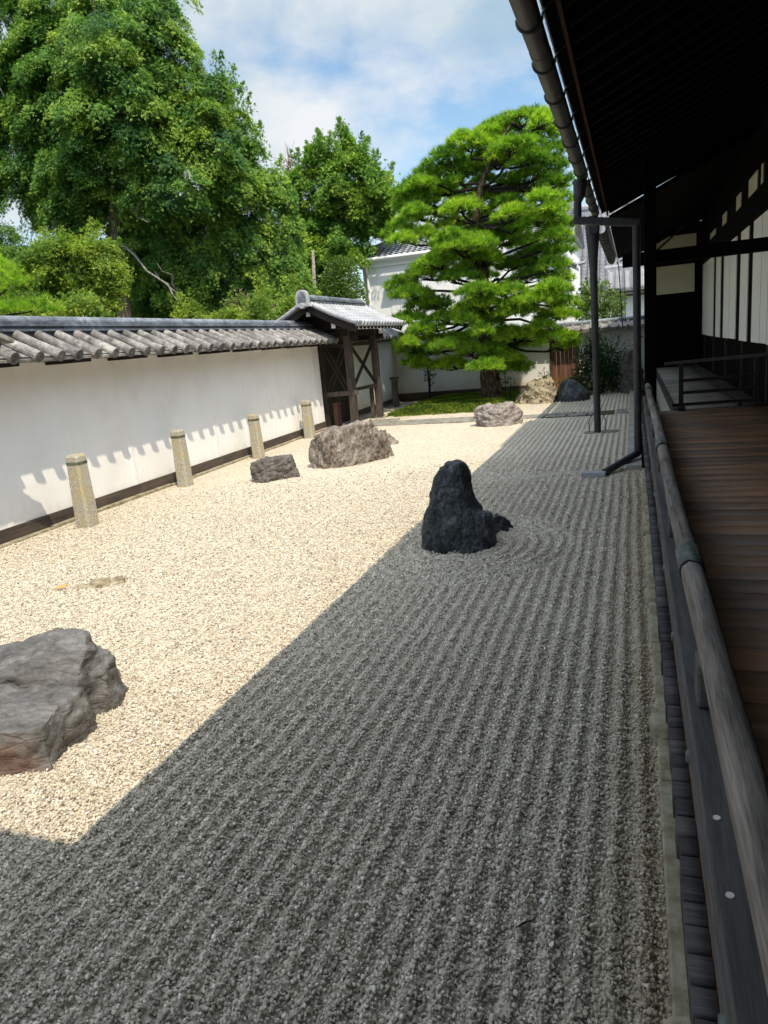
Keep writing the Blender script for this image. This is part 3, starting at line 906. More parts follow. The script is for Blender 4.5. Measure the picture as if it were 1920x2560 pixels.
def boundary_wall(y0, y1, label, ribs, tile0):
    W = thing('boundary_wall', label, 'wall', (wall_x(y0), y0, 0))
    b = MB(); wquad(b, y0, y1, -0.5, 0.0, 0.20, 2.36)
    b.build('plaster_face', M['plaster'], W)
    b = MB()
    for yr in ribs:
        xr = wall_x(yr)
        b.prism([(xr - 0.02, yr - 0.07), (xr + 0.001, yr - 0.07), (xr + 0.010, yr - 0.03), (xr + 0.010, yr + 0.03), (xr + 0.001, yr + 0.07), (xr - 0.02, yr + 0.07)], 2, 0.206, 2.32)
    b.build_each('plaster_rib', M['plaster'], W)
    b = MB(); wquad(b, y0, y1, -0.52, 0.022, 0.03, 0.205)
    b.build('base_board', M['wood_base'], W, 0.004)
    b = MB()
    yy = y0
    while yy < y1:
        L = random.uniform(0.7, 1.3)
        wquad(b, yy + 0.004, min(y1, yy + L) - 0.004, -0.56, 0.105 + random.uniform(-.015, .015), -0.1, 0.034 + random.uniform(-.01, .014))
        yy += L
    b.build('stone_footing', M['kerb'], W, 0.008)
    # roof: sloping slab both sides, cover tiles, ridge
    b = MB()
    prof = [(0.575, 2.345), (0.02, 2.62), (-0.52, 2.62), (-1.075, 2.345), (-1.075, 2.318), (0.575, 2.318)]
    x0, x1 = wall_x(y0), wall_x(y1)
    n = len(prof)
    b.add([(x0 + p[0], y0, p[1]) for p in prof] + [(x1 + p[0], y1, p[1]) for p in prof],
          [tuple(range(n)), tuple(range(n, 2 * n))] + [(i, (i + 1) % n, n + (i + 1) % n, n + i) for i in range(n)])
    roof = b.build('tiled_roof', M['tile_wall'], W)
    b = MB(); d = MB()
    yt = tile0
    while yt < y1 - 0.05:
        if yt > y0 + 0.05:
            jit = random.uniform(-0.012, 0.012)
            for sgn, c0 in ((1, 0.0), (-1, -0.5)):
                xa = wall_x(yt) + c0
                p0 = Vector((xa + sgn * (0.655 + jit), yt + jit, 2.362))
                p1 = Vector((xa + sgn * 0.30, yt, 2.535))
                p2 = Vector((xa - sgn * 0.02, yt, 2.695))
                b.tube([p0, p0.lerp(p1, 0.97)], [0.080, 0.075], 14)
                b.tube([p0.lerp(p1, 0.97), p2], [0.071, 0.068], 14)
                pn = Vector((0, 0.195, 0))
                for q0, q1, hh in ((0.15, 0.56, 0.030), (0.52, 1.0, 0.012)):
                    a_, e_ = (p0.lerp(p2, q0) + pn), (p0.lerp(p2, q1) + pn)
                    a_ -= Vector((0, 0, 0.075 - hh)); e_ -= Vector((0, 0, 0.075))
                    if yt + 0.3 < y1:
                        b.bar(a_, e_, 0.26, 0.025)
                if sgn == 1:
                    dr = (p0 - p1).normalized()
                    d.tube([p0 - dr * 0.01, p0 + dr * 0.004], 0.066, 14)
                    d.tube([p0 + dr * 0.002, p0 + dr * 0.009], 0.022, 10)
        yt += 0.39
    b.build('cover_tile_row', M['tile_wall'], roof, smooth=False)
    d.build('eave_disc', M['tile_dark'], roof)
    b = MB()
    for i, (hw, z0_, z1_) in enumerate(((0.17, 2.58, 2.742), (0.225, 2.745, 2.775), (0.19, 2.777, 2.812), (0.225, 2.815, 2.84), (0.19, 2.843, 2.885))):
        yy = y0
        while yy < y1:
            L = 0.62 + random.uniform(-.03, .03)
            e = random.uniform(-0.006, 0.006)
            wquad(b, yy + 0.002, min(y1, yy + L) - 0.002, -0.25 - hw + e, -0.25 + hw + e, z0_, z1_)
            yy += L
    yy = y0
    while yy < y1 - 0.02:
        L = 0.40
        ye = min(y1, yy + L)
        b.tube([(wall_x(yy) - 0.25, yy, 2.878), (wall_x(ye) - 0.25, ye - 0.006, 2.884)], [0.098, 0.093], 16)
        yy += L
    b.build('ridge', M['tile_ridge'], W)
    b = MB()
    for yr in ribs:
        wquad(b, yr - 0.19, yr + 0.19, 0.002, 0.50, 2.27, 2.316)
    b.build_each('eave_bracket', M['wood_black_y'], W)
    return W


boundary_wall(-3.0, 18.42, 'long white plastered garden wall with tiled coping running up to the gate', [7.05 + 1.36 * i for i in range(-1, 9)], 0.02)
boundary_wall(20.72, 26.0, 'short white garden wall length beyond the gate under pine shade', [21.6, 22.9, 24.2], 20.9)

# short return wall at the left edge of the picture, only its eave tiles reach into the view
S = thing('return_wall', 'short tiled return wall at far left, its white eave tile poking into view', 'wall', (-7.4, 6.2, 0))
b = MB(); b.box(-7.80, 5.95, 0, -7.60, 6.35, 2.4)
b.build('plaster_face', M['plaster'], S)
b = MB()
b.prism([(5.70, 2.49), (6.15, 2.80), (6.60, 2.49), (6.60, 2.45), (5.70, 2.45)], 0, -7.84, -6.98)
r_ = b.build('tiled_roof', M['tile_wall'], S)
b = MB()
for xx in (-7.7, -7.35, -7.02):
    b.tube([(xx, 6.62, 2.50), (xx, 6.15, 2.82)], 0.07, 12)
b.tube([(-7.84, 6.15, 2.86), (-6.95, 6.15, 2.86)], 0.10, 14)
b.bar((-6.97, 6.12, 2.80), (-6.93, 6.73, 2.55), 0.17, 0.05)
b.build('cover_tile_row', M['tile_wall'], r_)

# granite posts along the wall
def stone_post(x, y, h, label, w0=0.235, w1=0.195, lean=0.0):
    P = thing('stone_post', label, 'stone post', (x, y, 0), 'granite posts in front of the garden wall')
    b = MB()
    def ring(z, w_):
        c = w_ * 0.13
        h_ = w_ / 2
        return [(x + lean * z + px, y + py, z) for px, py in ((-h_ + c, -h_), (h_ - c, -h_), (h_, -h_ + c), (h_, h_ - c), (h_ - c, h_), (-h_ + c, h_), (-h_, h_ - c), (-h_, -h_ + c))]
    zs = [(-0.1, w0), (h * 0.45, (w0 + w1) / 2 + 0.004), (h - 0.03, w1), (h, w1 * 0.86)]
    vs = [p for z, w_ in zs for p in ring(z, w_)]
    fs = [tuple(range(8))[::-1], tuple(range(24, 32))]
    for i in range(3):
        fs += [(i * 8 + j, i * 8 + (j + 1) % 8, i * 8 + 8 + (j + 1) % 8, i * 8 + 8 + j) for j in range(8)]
    b.add(vs, fs)
    b.build('shaft', M['granite'], P)
    b = MB()
    r0, r1 = ring(h - 0.135, w1 + 0.012), ring(h - 0.095, w1 + 0.012)
    b.add(r0 + r1, [tuple(range(8))[::-1], tuple(range(8, 16))] + [(j, (j + 1) % 8, 8 + (j + 1) % 8, 8 + j) for j in range(8)])
    b.build('band', M['band'], P)
    return P


mt, t_ = new_mat('verdigris_band')
co_ = geo_co(t_)
finish(t_, t_.ramp(t_.noise(co_, 8, 4), [(0.35, (0.06, 0.045, 0.03)), (0.6, (0.11, 0.13, 0.085))]), 0.7)
M['band'] = mt
for x, y, h, lab in ((-7.30, 7.82, 1.04, 'nearest tall granite post, broad, at the shadowed left end of the wall'),
                     (-7.56, 10.6, 1.0, 'second granite post along the wall, with a rust brown band'),
                     (-7.66, 13.5, 0.96, 'granite post rising directly behind the squat dark brown boulder'),
                     (-7.84, 16.55, 0.95, 'farthest granite post, between the long boulder and the gate')):
    dw = random.uniform(-.018, .02)
    stone_post(x, y, h + random.uniform(-.02, .02), lab, 0.235 + dw, 0.195 + dw * 0.8, lean=random.uniform(-.022, .018))

# ---------------------------------------------------------------- roofed gate
G = thing('roofed_gate', 'dark timber gate with grey tiled gable roof and cross braced sides', 'gate', (-7.9, 19.6, 0))
A_, B_, Cc, Dd = (-7.42, 18.72), (-7.32, 20.60), (-8.16, 18.55), (-8.27, 20.60)
for (x, y), w_, mm in ((A_, 0.19, 'wood_gate'), (B_, 0.18, 'wood_gate'), (Cc, 0.15, 'wood_black'), (Dd, 0.18, 'wood_black')):
    b = MB(); b.box(x - w_ / 2, y - w_ / 2, 0.03, x + w_ / 2, y + w_ / 2, 2.64)
    b.build('post', M[mm], G, 0.008)
b = MB()
for x, y in (A_, B_):
    b.box(x - 0.16, y - 0.16, -0.05, x + 0.16, y + 0.16, 0.03)
b.build_each('footing_stone', M['slab'], G, 0.01)
# beams
for (p, q, z, w_, h_) in ((A_, B_, 2.56, 0.15, 0.17), (Cc, Dd, 2.56, 0.15, 0.17), (Cc, A_, 2.42, 0.13, 0.15), (Dd, B_, 2.42, 0.13, 0.15)):
    b = MB()
    d_ = Vector((q[0] - p[0], q[1] - p[1], 0)).normalized() * 0.30
    b.bar((p[0] - d_.x, p[1] - d_.y, z), (q[0] + d_.x, q[1] + d_.y, z), w_, h_)
    b.build('beam', M['wood_black_y'], G, 0.006)


def lattice(p, q, z0, z1, name):
    b = MB()
    P, Q = Vector((p[0], p[1], 0)), Vector((q[0], q[1], 0))
    d_ = (Q - P).normalized()
    n_ = Vector((-d_.y, d_.x, 0))
    P2, Q2 = P + d_ * 0.08, Q - d_ * 0.08
    for z in (z0, z1):
        b.bar(P2 + Vector((0, 0, z)), Q2 + Vector((0, 0, z)), 0.07, 0.09)
    for sgn, off in ((1, 0.022), (-1, -0.022)):
        for e in (-0.06, 0.06):
            a0 = P2 + Vector((0, 0, (z0 if sgn > 0 else z1))) + n_ * off
            a1 = Q2 + Vector((0, 0, (z1 if sgn > 0 else z0))) + n_ * off
            b.bar(a0 + d_ * e, a1 + d_ * e, 0.03, 0.045)
    return b.build(name, M['wood_black'], G)


lattice(A_, B_, 1.0, 2.24, 'cross_brace')
lattice(Cc, A_, 0.92, 2.24, 'cross_brace')
b = MB(); b.bar((-8.16, 18.5, 0.93), (-7.22, 18.68, 0.93), 0.06, 0.13)
b.build('rail', M['wood_gate'], G, 0.005)
# leaves of the gate, standing closed in the wall line
for y0, y1 in ((18.65, 19.56), (19.58, 20.5)):
    b = MB(); b.box(-8.33, y0, 0.12, -8.27, y1, 2.45)
    b.box(-8.27, y0 + .03, 0.5, -8.245, y1 - .03, 0.6); b.box(-8.27, y0 + .03, 1.5, -8.245, y1 - .03, 1.6)
    b.build('door_leaf', M['wood_black'], G, 0.004)
b = MB(); b.box(-8.4, 18.6, 0.0, -8.2, 20.52, 0.11); b.build('sill', M['wood_black_y'], G)
b = MB(); b.box(-7.56, 20.48, 0.02, -7.47, 20.62, 0.98); b.build('jamb_board', M['wood_base'], G)
# roof
YF, YB = 17.45, 21.55
RX = -8.0
for sgn, nm in ((1, 'r'), (-1, 'l')):
    ex = RX + sgn * 1.36
    up = Vector((-sgn * 1.30, 0, 0.63))
    run = up.length
    tile_slope('roof_slope', (ex, YF if sgn > 0 else YB, 2.72), (0, 1 if sgn > 0 else -1, 0), YB - YF, tuple(up), run, 0.255, 0.21, 0.045, M['tile_roof'], G, 0.035, 0.022, 0.05)
    b = MB()
    for yv in (YF + 0.03, YF + 0.24, YB - 0.03):
        n_ = 8
        for i in range(n_):
            f0, f1 = i / n_, (i + 1) / n_
            def pt(f):
                s_ = f * run
                sag = 0.035 * 4 * f * (1 - f)
                return Vector((ex, yv, 2.72)) + up * f + Vector((sgn * 0.43, 0, 0.9)) * (0.045 - sag)
            b.tube([pt(f0), pt(f1) - (pt(f1) - pt(f0)) * 0.02], [0.062, 0.055], 12)
    b.build_each('verge_tile_row', M['tile_roof'], G, 0, 8)
    b = MB()
    for i in range(17):
        yv = YF + 0.36 + i * 0.243
        for j in range(6):
            f0, f1 = j / 6, (j + 1) / 6
            p_ = [Vector((ex, yv, 2.72)) + up * f + Vector((sgn * 0.43, 0, 0.9)) * (0.035 - 0.14 * f * (1 - f)) for f in (f0, f1 - 0.004)]
            b.tube(p_, [0.062, 0.054], 10)
    b.build('cover_tile_row', M['tile_roof'], G)
    # barge board and rafters
    b = MB()
    for yv in (YF + 0.10, YB - 0.10):
        pts = []
        for i in range(9):
            f = i / 8
            sag = 0.035 * 4 * f * (1 - f)
            pts.append((Vector((ex - sgn * 0.03, yv, 2.60)) + up * f * 0.985 - Vector((0, 0, sag))))
        for p, q in zip(pts[:-1], pts[1:]):
            b.bar(p, q, 0.06, 0.15)
    b.build_each('barge_board', M['wood_black'], G, 0, 8)
    b = MB(); e_ = MB()
    for i in range(13):
        yv = YF + 0.3 + i * (YB - YF - 0.6) / 12
        p = Vector((ex - sgn * 0.05, yv, 2.635))
        b.bar(p, p + up * 0.95 - Vector((0, 0, 0.02)), 0.05, 0.06)
        q = p - up.normalized() * 0.006
        e_.bar(q - up.normalized() * 0.004, q, 0.052, 0.062)
    for rf_, tp_ in zip(b.build_each('rafter', M['wood_black'], G), range(99)):
        q_ = MB(); q_.v, q_.f, q_.cuts = e_.v[tp_ * 8:tp_ * 8 + 8], [tuple(k_ - tp_ * 8 for k_ in f) for f in e_.f[tp_ * 6:tp_ * 6 + 6]], [(0, 0)]
        q_.build('rafter_tip', M['white_spot'], rf_)
b = MB()
for hw, z0_, z1_ in ((0.17, 3.30, 3.38), (0.20, 3.385, 3.41), (0.17, 3.413, 3.44), (0.20, 3.443, 3.468), (0.17, 3.47, 3.50)):
    b.box(RX - hw, YF - 0.02, z0_, RX + hw, YB - 0.1, z1_)
yy = YF
while yy < YB - 0.2:
    b.tube([(RX, yy, 3.50), (RX, yy + 0.39, 3.505)], [0.092, 0.086], 14)
    yy += 0.40
b.build('ridge', M['tile_ridge'], G)
# ridge-end ornament: an arched plate with a sunken arch, round boss below
def arch(hw, z0_, z1_, fl=0.0):
    pts = [(RX - hw - fl, z0_), (RX + hw + fl, z0_), (RX + hw, z0_ + 0.08)]
    for i in range(9):
        th = math.pi * i / 8
        pts.append((RX + hw * math.cos(th) * 0.92, z1_ - hw * 0.8 + hw * 0.8 * math.sin(th)))
    pts.append((RX - hw, z0_ + 0.08))
    return pts
b = MB()
b.prism(arch(0.19, 3.27, 3.70, 0.05), 1, YF - 0.14, YF - 0.04)
b.tube([(RX, YF - 0.20, 3.30), (RX, YF - 0.05, 3.30)], 0.075, 16)
o_ = b.build('ridge_end', M['tile_roof'], G, 0.012, seg=2)
b = MB(); b.prism(arch(0.115, 3.40, 3.65), 1, YF - 0.155, YF - 0.143)
b.build('ridge_end_panel', M['tile_ridge'], o_, 0.004)
b = MB(); b.prism(arch(0.16, 3.30, 3.62), 1, YB - 0.12, YB - 0.04); b.build('ridge_end', M['tile_roof'], G, 0.01)
# gable filling, purlins with white-painted ends
b = MB()
b.prism([(RX - 1.1, 2.66), (RX + 1.1, 2.66), (RX + 0.05, 3.16), (RX - 0.05, 3.16)], 1, 18.42, 18.5)
b.build('gable_board', M['wood_black'], G)
b = MB()
for x, z in ((RX, 3.10), (RX + 0.68, 2.74), (RX - 0.68, 2.74)):
    b.box(x - 0.06, YF + 0.16, z - 0.07, x + 0.06, YB - 0.16, z + 0.07)
b.build_each('purlin', M['wood_black_y'], G)
b = MB()
for x, z in ((RX, 3.10), (RX + 0.68, 2.74), (RX - 0.68, 2.74)):
    b.box(x - 0.055, YF + 0.145, z - 0.062, x + 0.055, YF + 0.157, z + 0.062)
b.build_each('purlin_end', M['white_spot'], G)
b = MB(); b.bar((RX, 18.46, 2.64), (RX, 18.46, 3.04), 0.12, 0.12, (0, 1, 0)); b.build('king_post', M['wood_black'], G)

# things kept in the gate
b = MB(); b.box(-8.05, 18.72, 0.03, -7.93, 18.98, 0.62); b.box(-8.06, 18.71, 0.62, -7.92, 18.99, 0.68)
tag(b.build('red_box', M['red_paint'], None, 0.006), 'narrow faded red box standing in the shade inside the gate', 'box')
b = MB(); b.bar((-7.90, 18.78, 0.03), (-7.98, 18.86, 0.60), 0.14, 0.025, (0, 1, 0))
tag(b.build('plank', M['wood_base'], None), 'short dark plank leaning beside the red box in the gate', 'plank')
b = MB()
b.tube([(-8.06, 18.68, 0.02), (-8.10, 18.70, 0.95)], 0.012, 8)
tag(b.build('bamboo_rod', M['leaf_moss'], None), 'thin green bamboo rod leaning inside the gate by the wall end', 'rod')
b = MB()
loft(b, [(-0.02, -7.78, -7.52, 18.75, 18.98), (0.05, -7.77, -7.53, 18.77, 18.97), (0.10, -7.70, -7.60, 18.8, 18.93)], 14)
rock('stone', b, M['rock_dark'], 'flat dark step stone on the ground inside the gate', 0.015, 0.02, 5, 4, (1, 1, 1), 'stone', 3)

# ---------------------------------------------------------------- stone path across the court
b = MB()
def slab(x0, y0, x1, y1, h=0.03):
    j = lambda: random.uniform(-.03, .03)
    pts = [(x0 + j(), y0 + j()), (x1 + j(), y0 + j()), (x1 + j(), y1 + j()), (x0 + j(), y1 + j())]
    b.prism(pts, 2, -0.05, h + random.uniform(-.006, .006))
slab(-7.30, 18.35, -6.25, 19.0); slab(-7.25, 19.03, -6.45, 19.9); slab(-6.22, 18.28, -5.05, 18.72); slab(-6.4, 18.78, -5.3, 19.25)
slab(-5.02, 18.20, -4.0, 18.70); slab(-5.26, 18.75, -4.1, 19.2); slab(-3.97, 18.22, -2.9, 18.8); slab(-4.05, 18.84, -3.1, 19.2)
slab(-2.86, 18.3, -2.15, 18.95); slab(-2.1, 18.28, -1.62, 18.62); slab(-2.08, 18.68, -1.45, 19.05); slab(-1.56, 18.25, -1.1, 18.6)
slab(-1.4, 18.66, -0.75, 19.02); slab(-1.05, 18.3, -0.72, 18.6); slab(-0.42, 18.3, -0.14, 19.0, 0.045)
tag(b.build('paving_path', M['slab'], None, 0.012), kind='structure')
b = MB(); b.box(-2.2, 18.2, -0.03, -0.45, 19.1, 0.012)
tag(b.build('path_bed', M['earth']), kind='structure')

# ---------------------------------------------------------------- back wall with its brown door
YW = 26.0
K = thing('boundary_wall', 'white back wall behind the pine with brown door and tiled coping', 'wall', (-4, YW, 0))
b = MB(); b.box(-8.6, YW, 0.30, -2.72, YW + 0.35, 1.98); b.box(-1.80, YW, 0.02, 3.0, YW + 0.35, 1.98); b.box(-2.72, YW, 1.76, -1.80, YW + 0.35, 1.98)
b.build('plaster_face', M['plaster'], K)
b = MB(); b.box(-8.6, YW - 0.02, -0.05, -2.78, YW + 0.3, 0.31)
b.build('base_board', M['wood_base'], K, 0.004)
b = MB()
nb = 6
for i in range(nb):
    x0 = -2.68 + i * 0.84 / nb
    b.box(x0 + 0.003, YW + 0.03 + random.uniform(0, .004), 0.06, x0 + 0.84 / nb - 0.003, YW + 0.07, 1.72)
dr = b.build('door', M['wood_door'], K)
b = MB(); b.box(-2.76, YW - 0.03, 0.0, -2.68, YW + 0.2, 1.8); b.box(-1.84, YW - 0.03, 0.0, -1.76, YW + 0.2, 1.8); b.box(-2.68, YW - 0.03, 1.72, -1.84, YW + 0.2, 1.8)
b.build('door_frame', M['wood_base'], dr)
b = MB()
b.prism([(YW - 0.34, 1.97), (YW - 0.34, 2.02), (YW + 0.10, 2.20), (YW + 0.30, 2.20), (YW + 0.70, 2.02), (YW + 0.70, 1.97)], 0, -8.6, 3.0)
kr = b.build('tiled_roof', M['tile_dark'], K)
b = MB()
xx = -8.55
while xx < 2.9:
    w_ = 0.30
    h = random.uniform(-.006, .006)
    b.bar((xx + w_ / 2, YW - 0.365, 2.045 + h), (xx + w_ / 2, YW + 0.08, 2.225 + h), w_ - 0.03, 0.035)
    b.tube([(xx, YW - 0.37, 2.065), (xx, YW + 0.06, 2.24)], 0.04, 8)
    b.box(xx + 0.02, YW - 0.385, 1.955 + h, xx + w_ - 0.02, YW - 0.362, 2.05 + h)
    xx += w_
b.build('cover_tile_row', M['tile_wall'], kr)
b = MB()
for hw, z0_, z1_ in ((0.14, 2.19, 2.24), (0.17, 2.243, 2.265), (0.14, 2.268, 2.29)):
    b.box(-8.6, YW + 0.2 - hw, z0_, 3.0, YW + 0.2 + hw, z1_)
xx = -8.6
while xx < 2.9:
    b.tube([(xx, YW + 0.2, 2.29), (xx + 0.39, YW + 0.2, 2.294)], [0.075, 0.07], 12)
    xx += 0.40
b.build('ridge', M['tile_ridge'], K)
# slim post with a capstone and a dead creeper stem by the corner
b = MB(); b.box(-7.98, 23.9, 0.0, -7.80, 24.1, 0.95); b.box(-8.02, 23.86, 0.95, -7.76, 24.14, 1.05)
tag(b.build('stone_post', M['rock_brown_dark'], None, 0.012), 'dim squat capped stone post in the shaded corner past the gate', 'stone post')  # darker stone colour stands in for the pine's shade on this post

# ---------------------------------------------------------------- kerb stones
def kerb(x0, x1, y0, y1, z, label, mat, lo=1.0, hi=1.7):
    K_ = MB()
    yy = y0
    while yy < y1:
        L = random.uniform(lo, hi)
        dz = random.uniform(-.006, .006)
        K_.box(x0 + random.uniform(-.006, .006), yy + 0.004, -0.12, x1, min(y1, yy + L) - 0.004, z + dz)
        yy += L
    o = K_.build('stone_kerb', mat, None, 0.008, seg=2)
    return tag(o, label, 'kerb')


kerb(0.10, 0.34, -2.5, 10.88, 0.045, 'narrow mossy stone kerb along the foot of the near veranda', M['kerb'])
kerb(-0.11, 0.11, 10.95, 24.5, 0.075, 'wide pale stone kerb beyond the drainpipe foot', M['paver'], 1.1, 1.6)
for i, (x, y, r_, lab) in enumerate(((0.135, 1.72, 0.085, 'nearest round mossy footing stone under the veranda edge'), (0.15, 3.62, 0.09, 'mossy footing stone under the veranda opposite the rail cover patch'),
                      (0.155, 5.55, 0.09, 'mossy footing stone under the veranda beside the dark standing stone'), (0.16, 7.5, 0.09, 'mossy footing stone farthest along the veranda before the drainpipe'))):
    b = MB()
    loft(b, [(-0.1, x - r_, x + r_ * 1.5, y - 0.16, y + 0.16), (0.06, x - r_, x + r_ * 1.5, y - 0.16, y + 0.16), (0.10, x - r_ * 0.8, x + r_ * 1.4, y - 0.13, y + 0.13)], 20, 2.8)
    rock('footing_stone', b, M['kerb'], lab, 0.014, 0.018, 7, 80 + i, (1, 1, 1), 'stone', 3, 'footing stones under the veranda edge')

# ---------------------------------------------------------------- main hall with its veranda and deep eave
HALL = thing('temple_hall', 'dark timber hall with brown veranda floor and deep black eave overhead', 'building', (1.5, 6, 0))
FZ = 0.65
def boards(name, x0, x1, y0, y1, z, wd, mat, parent, th=0.05, jag=0.0):
    V, F_, T = [], [], []
    yy = y0
    while yy < y1 - 0.01:
        ww = wd * random.uniform(0.85, 1.15)
        ye = min(y1, yy + ww)
        xa = x0 + random.uniform(-jag, jag)
        dz = random.uniform(-.003, .003)
        base = len(V)
        a_, b_ = yy + 0.0025, ye - 0.0025
        c = 0.006
        for x in (xa, x1):
            V += [(x, a_, z - th), (x, b_, z - th), (x, b_, z + dz - c), (x, b_ - c, z + dz), (x, a_ + c, z + dz), (x, a_, z + dz - c)]
        n_ = 6
        for j in range(n_):
            F_.append((base + j, base + (j + 1) % n_, base + n_ + (j + 1) % n_, base + n_ + j))
        F_.append((base, base + 3, base + 2, base + 1)); F_.append((base, base + 5, base + 4, base + 3))
        F_.append((base + 6, base + 7, base + 8, base + 9)); F_.append((base + 6, base + 9, base + 10, base + 11))
        T += [random.random()] * 12
        yy = ye
    return npmesh(name, V, F_, mat, parent, {'tint': T})


boards('veranda_floor', 0.165, 3.2, -2.5, 12.72, FZ, 0.24, M['wood_floor'], HALL, 0.06)
boards('board_end_edge', 0.112, 0.163, -2.5, 12.72, FZ - 0.006, 0.085, M['wood_end'], HALL, 0.085, 0.004)
b = MB(); b.box(0.36, -2.5, 0.0, 0.42, 12.6, FZ - 0.12); b.build('under_floor_board', M['wood_black_y'], HALL)
b = MB(); b.box(0.22, -2.5, FZ - 0.22, 0.34, 12.7, FZ - 0.065); b.build('floor_beam', M['wood_black_y'], HALL)
b = MB()
for yy in (1.72, 3.62, 5.55, 7.5, 9.5, 11.6):
    b.box(0.17, yy - 0.06, 0.09, 0.29, yy + 0.06, FZ - 0.22)
b.build_each('floor_stilt', M['wood_black'], HALL)
# inner wall and the back of the wing behind the viewer
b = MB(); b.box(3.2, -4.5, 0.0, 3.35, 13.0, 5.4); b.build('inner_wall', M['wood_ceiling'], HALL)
b = MB()
b.box(0.2, -4.6, 0.0, 3.2, -4.4, 5.4)
b.build('back_wall', M['wood_black'], HALL)
b = MB(); b.box(0.175, 12.42, FZ + 0.001, 0.355, 12.62, 5.2); b.build('post', M['wood_ceiling'], HALL, 0.008)
b = MB(); b.box(-0.15, 12.68, 3.0, 3.2, 12.84, 3.2); b.build('tie_beam', M['wood_ceiling'], HALL, 0.006)
# roof: boarded underside, tiles above
EX, EZ, SL = -0.575, 4.325, 0.42
Y1R = 16.1
b = MB()
b.add([(EX, -4.5, EZ), (EX, Y1R, EZ), (6.0, Y1R, EZ + SL * (6.0 - EX)), (6.0, -4.5, EZ + SL * (6.0 - EX)),
       (EX - 0.02, -4.5, EZ + 0.10), (EX - 0.02, Y1R, EZ + 0.10), (6.0, Y1R, EZ + SL * (6.0 - EX) + 0.12), (6.0, -4.5, EZ + SL * (6.0 - EX) + 0.12)],
      [(0, 1, 2, 3), (4, 7, 6, 5), (0, 4, 5, 1), (1, 5, 6, 2), (2, 6, 7, 3), (3, 7, 4, 0)])
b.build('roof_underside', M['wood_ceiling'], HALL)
tile_slope('roof_tile_slope', (EX - 0.05, -4.5, EZ + 0.13), (0, 1, 0), Y1R + 4.5, (1, 0, SL), 7.0, 0.29, 0.27, 0.035, M['tile_roof'], HALL, 0, 0.025, 0.02)
b = MB()
yy = -4.3
while yy < Y1R - 0.05:
    b.bar((EX + 0.14, yy, EZ - 0.055 + SL * 0.14), (3.2, yy, EZ - 0.055 + SL * (3.2 - EX)), 0.075, 0.10)
    yy += 0.36
b.build_each('rafter', M['wood_ceiling'], HALL)
b = MB()
b.box(EX + 0.10, -4.5, EZ - 0.05, EX + 0.13, Y1R, EZ + 0.035)
b.build('eave_board', M['wood_eave'], HALL)
# wing roof behind the viewer: its eave shades the near end of the court
b = MB()
b.add([(-13.5, 0.40, 4.22), (EX - 0.05, 0.40, 4.22), (EX - 0.05, -4.2, 6.1), (-13.5, -4.2, 6.1),
       (-13.5, 0.40, 4.34), (EX - 0.05, 0.40, 4.34), (EX - 0.05, -4.2, 6.22), (-13.5, -4.2, 6.22)],
      [(0, 1, 2, 3), (4, 7, 6, 5), (0, 4, 5, 1), (1, 5, 6, 2), (2, 6, 7, 3), (3, 7, 4, 0)])
b.build('wing_roof', M['wood_black'], HALL)
b = MB()
b.add([(6.0, -4.5, EZ + SL * (6.0 - EX) + .05), (6.0, Y1R, EZ + SL * (6.0 - EX) + .05), (12.0, Y1R, EZ), (12.0, -4.5, EZ)], [(0, 1, 2, 3)])
rf = b.build('back_roof_slope', M['tile_roof'], HALL)
sf = rf.modifiers.new('thick', 'SOLIDIFY'); sf.thickness = 0.12


def gutter(y0, y1, xc, zc, r_, parent, name='gutter', step=0.62):
    b = MB()
    n_ = 14
    segs = []
    yy = y0
    while yy < y1 - 0.01:
        ye = min(y1, yy + step * 1.5)
        vs, fs = [], []
        for y in (yy, ye + 0.015):
            rr = r_ if y == yy else r_ * 0.965
            for rad in (rr, rr - 0.006):
                for j in range(n_ + 1):
                    th = math.pi + math.pi * j / n_
                    vs.append((xc + rad * math.cos(th), y, zc + rad * math.sin(th)))
        m_ = n_ + 1
        for j in range(n_):
            fs += [(j, j + 1, 2 * m_ + j + 1, 2 * m_ + j), (m_ + j, 3 * m_ + j, 3 * m_ + j + 1, m_ + j + 1),
                   (j, m_ + j, m_ + j + 1, j + 1), (2 * m_ + j, 2 * m_ + j + 1, 3 * m_ + j + 1, 3 * m_ + j)]
        fs += [(0, 2 * m_, 3 * m_, m_), (n_, m_ + n_, 3 * m_ + n_, 2 * m_ + n_)]
        b.add(vs, fs)
        yy = ye
    g_ = b.build(name, M['gutter'], parent)
    b = MB()
    yy = y0 + 0.3
    while yy < y1:
        pts = [(xc + (r_ + 0.008) * math.cos(th), yy, zc + (r_ + 0.008) * math.sin(th)) for th in np.linspace(math.pi * 0.97, math.pi * 2.05, 12)]
        pts += [(xc + r_ + 0.06, yy, zc + 0.07), (xc + r_ + 0.20, yy, zc + 0.13)]
        b.tube(pts, 0.009, 6)
        yy += step
    b.build_each('gutter_bracket', M['paint_dark'], g_)
    return g_


gutter(-4.4, 11.62, -0.675, 4.27, 0.085, HALL, step=0.9)
gutter(12.1, 15.9, -0.69, 4.33, 0.08, HALL, step=0.9)
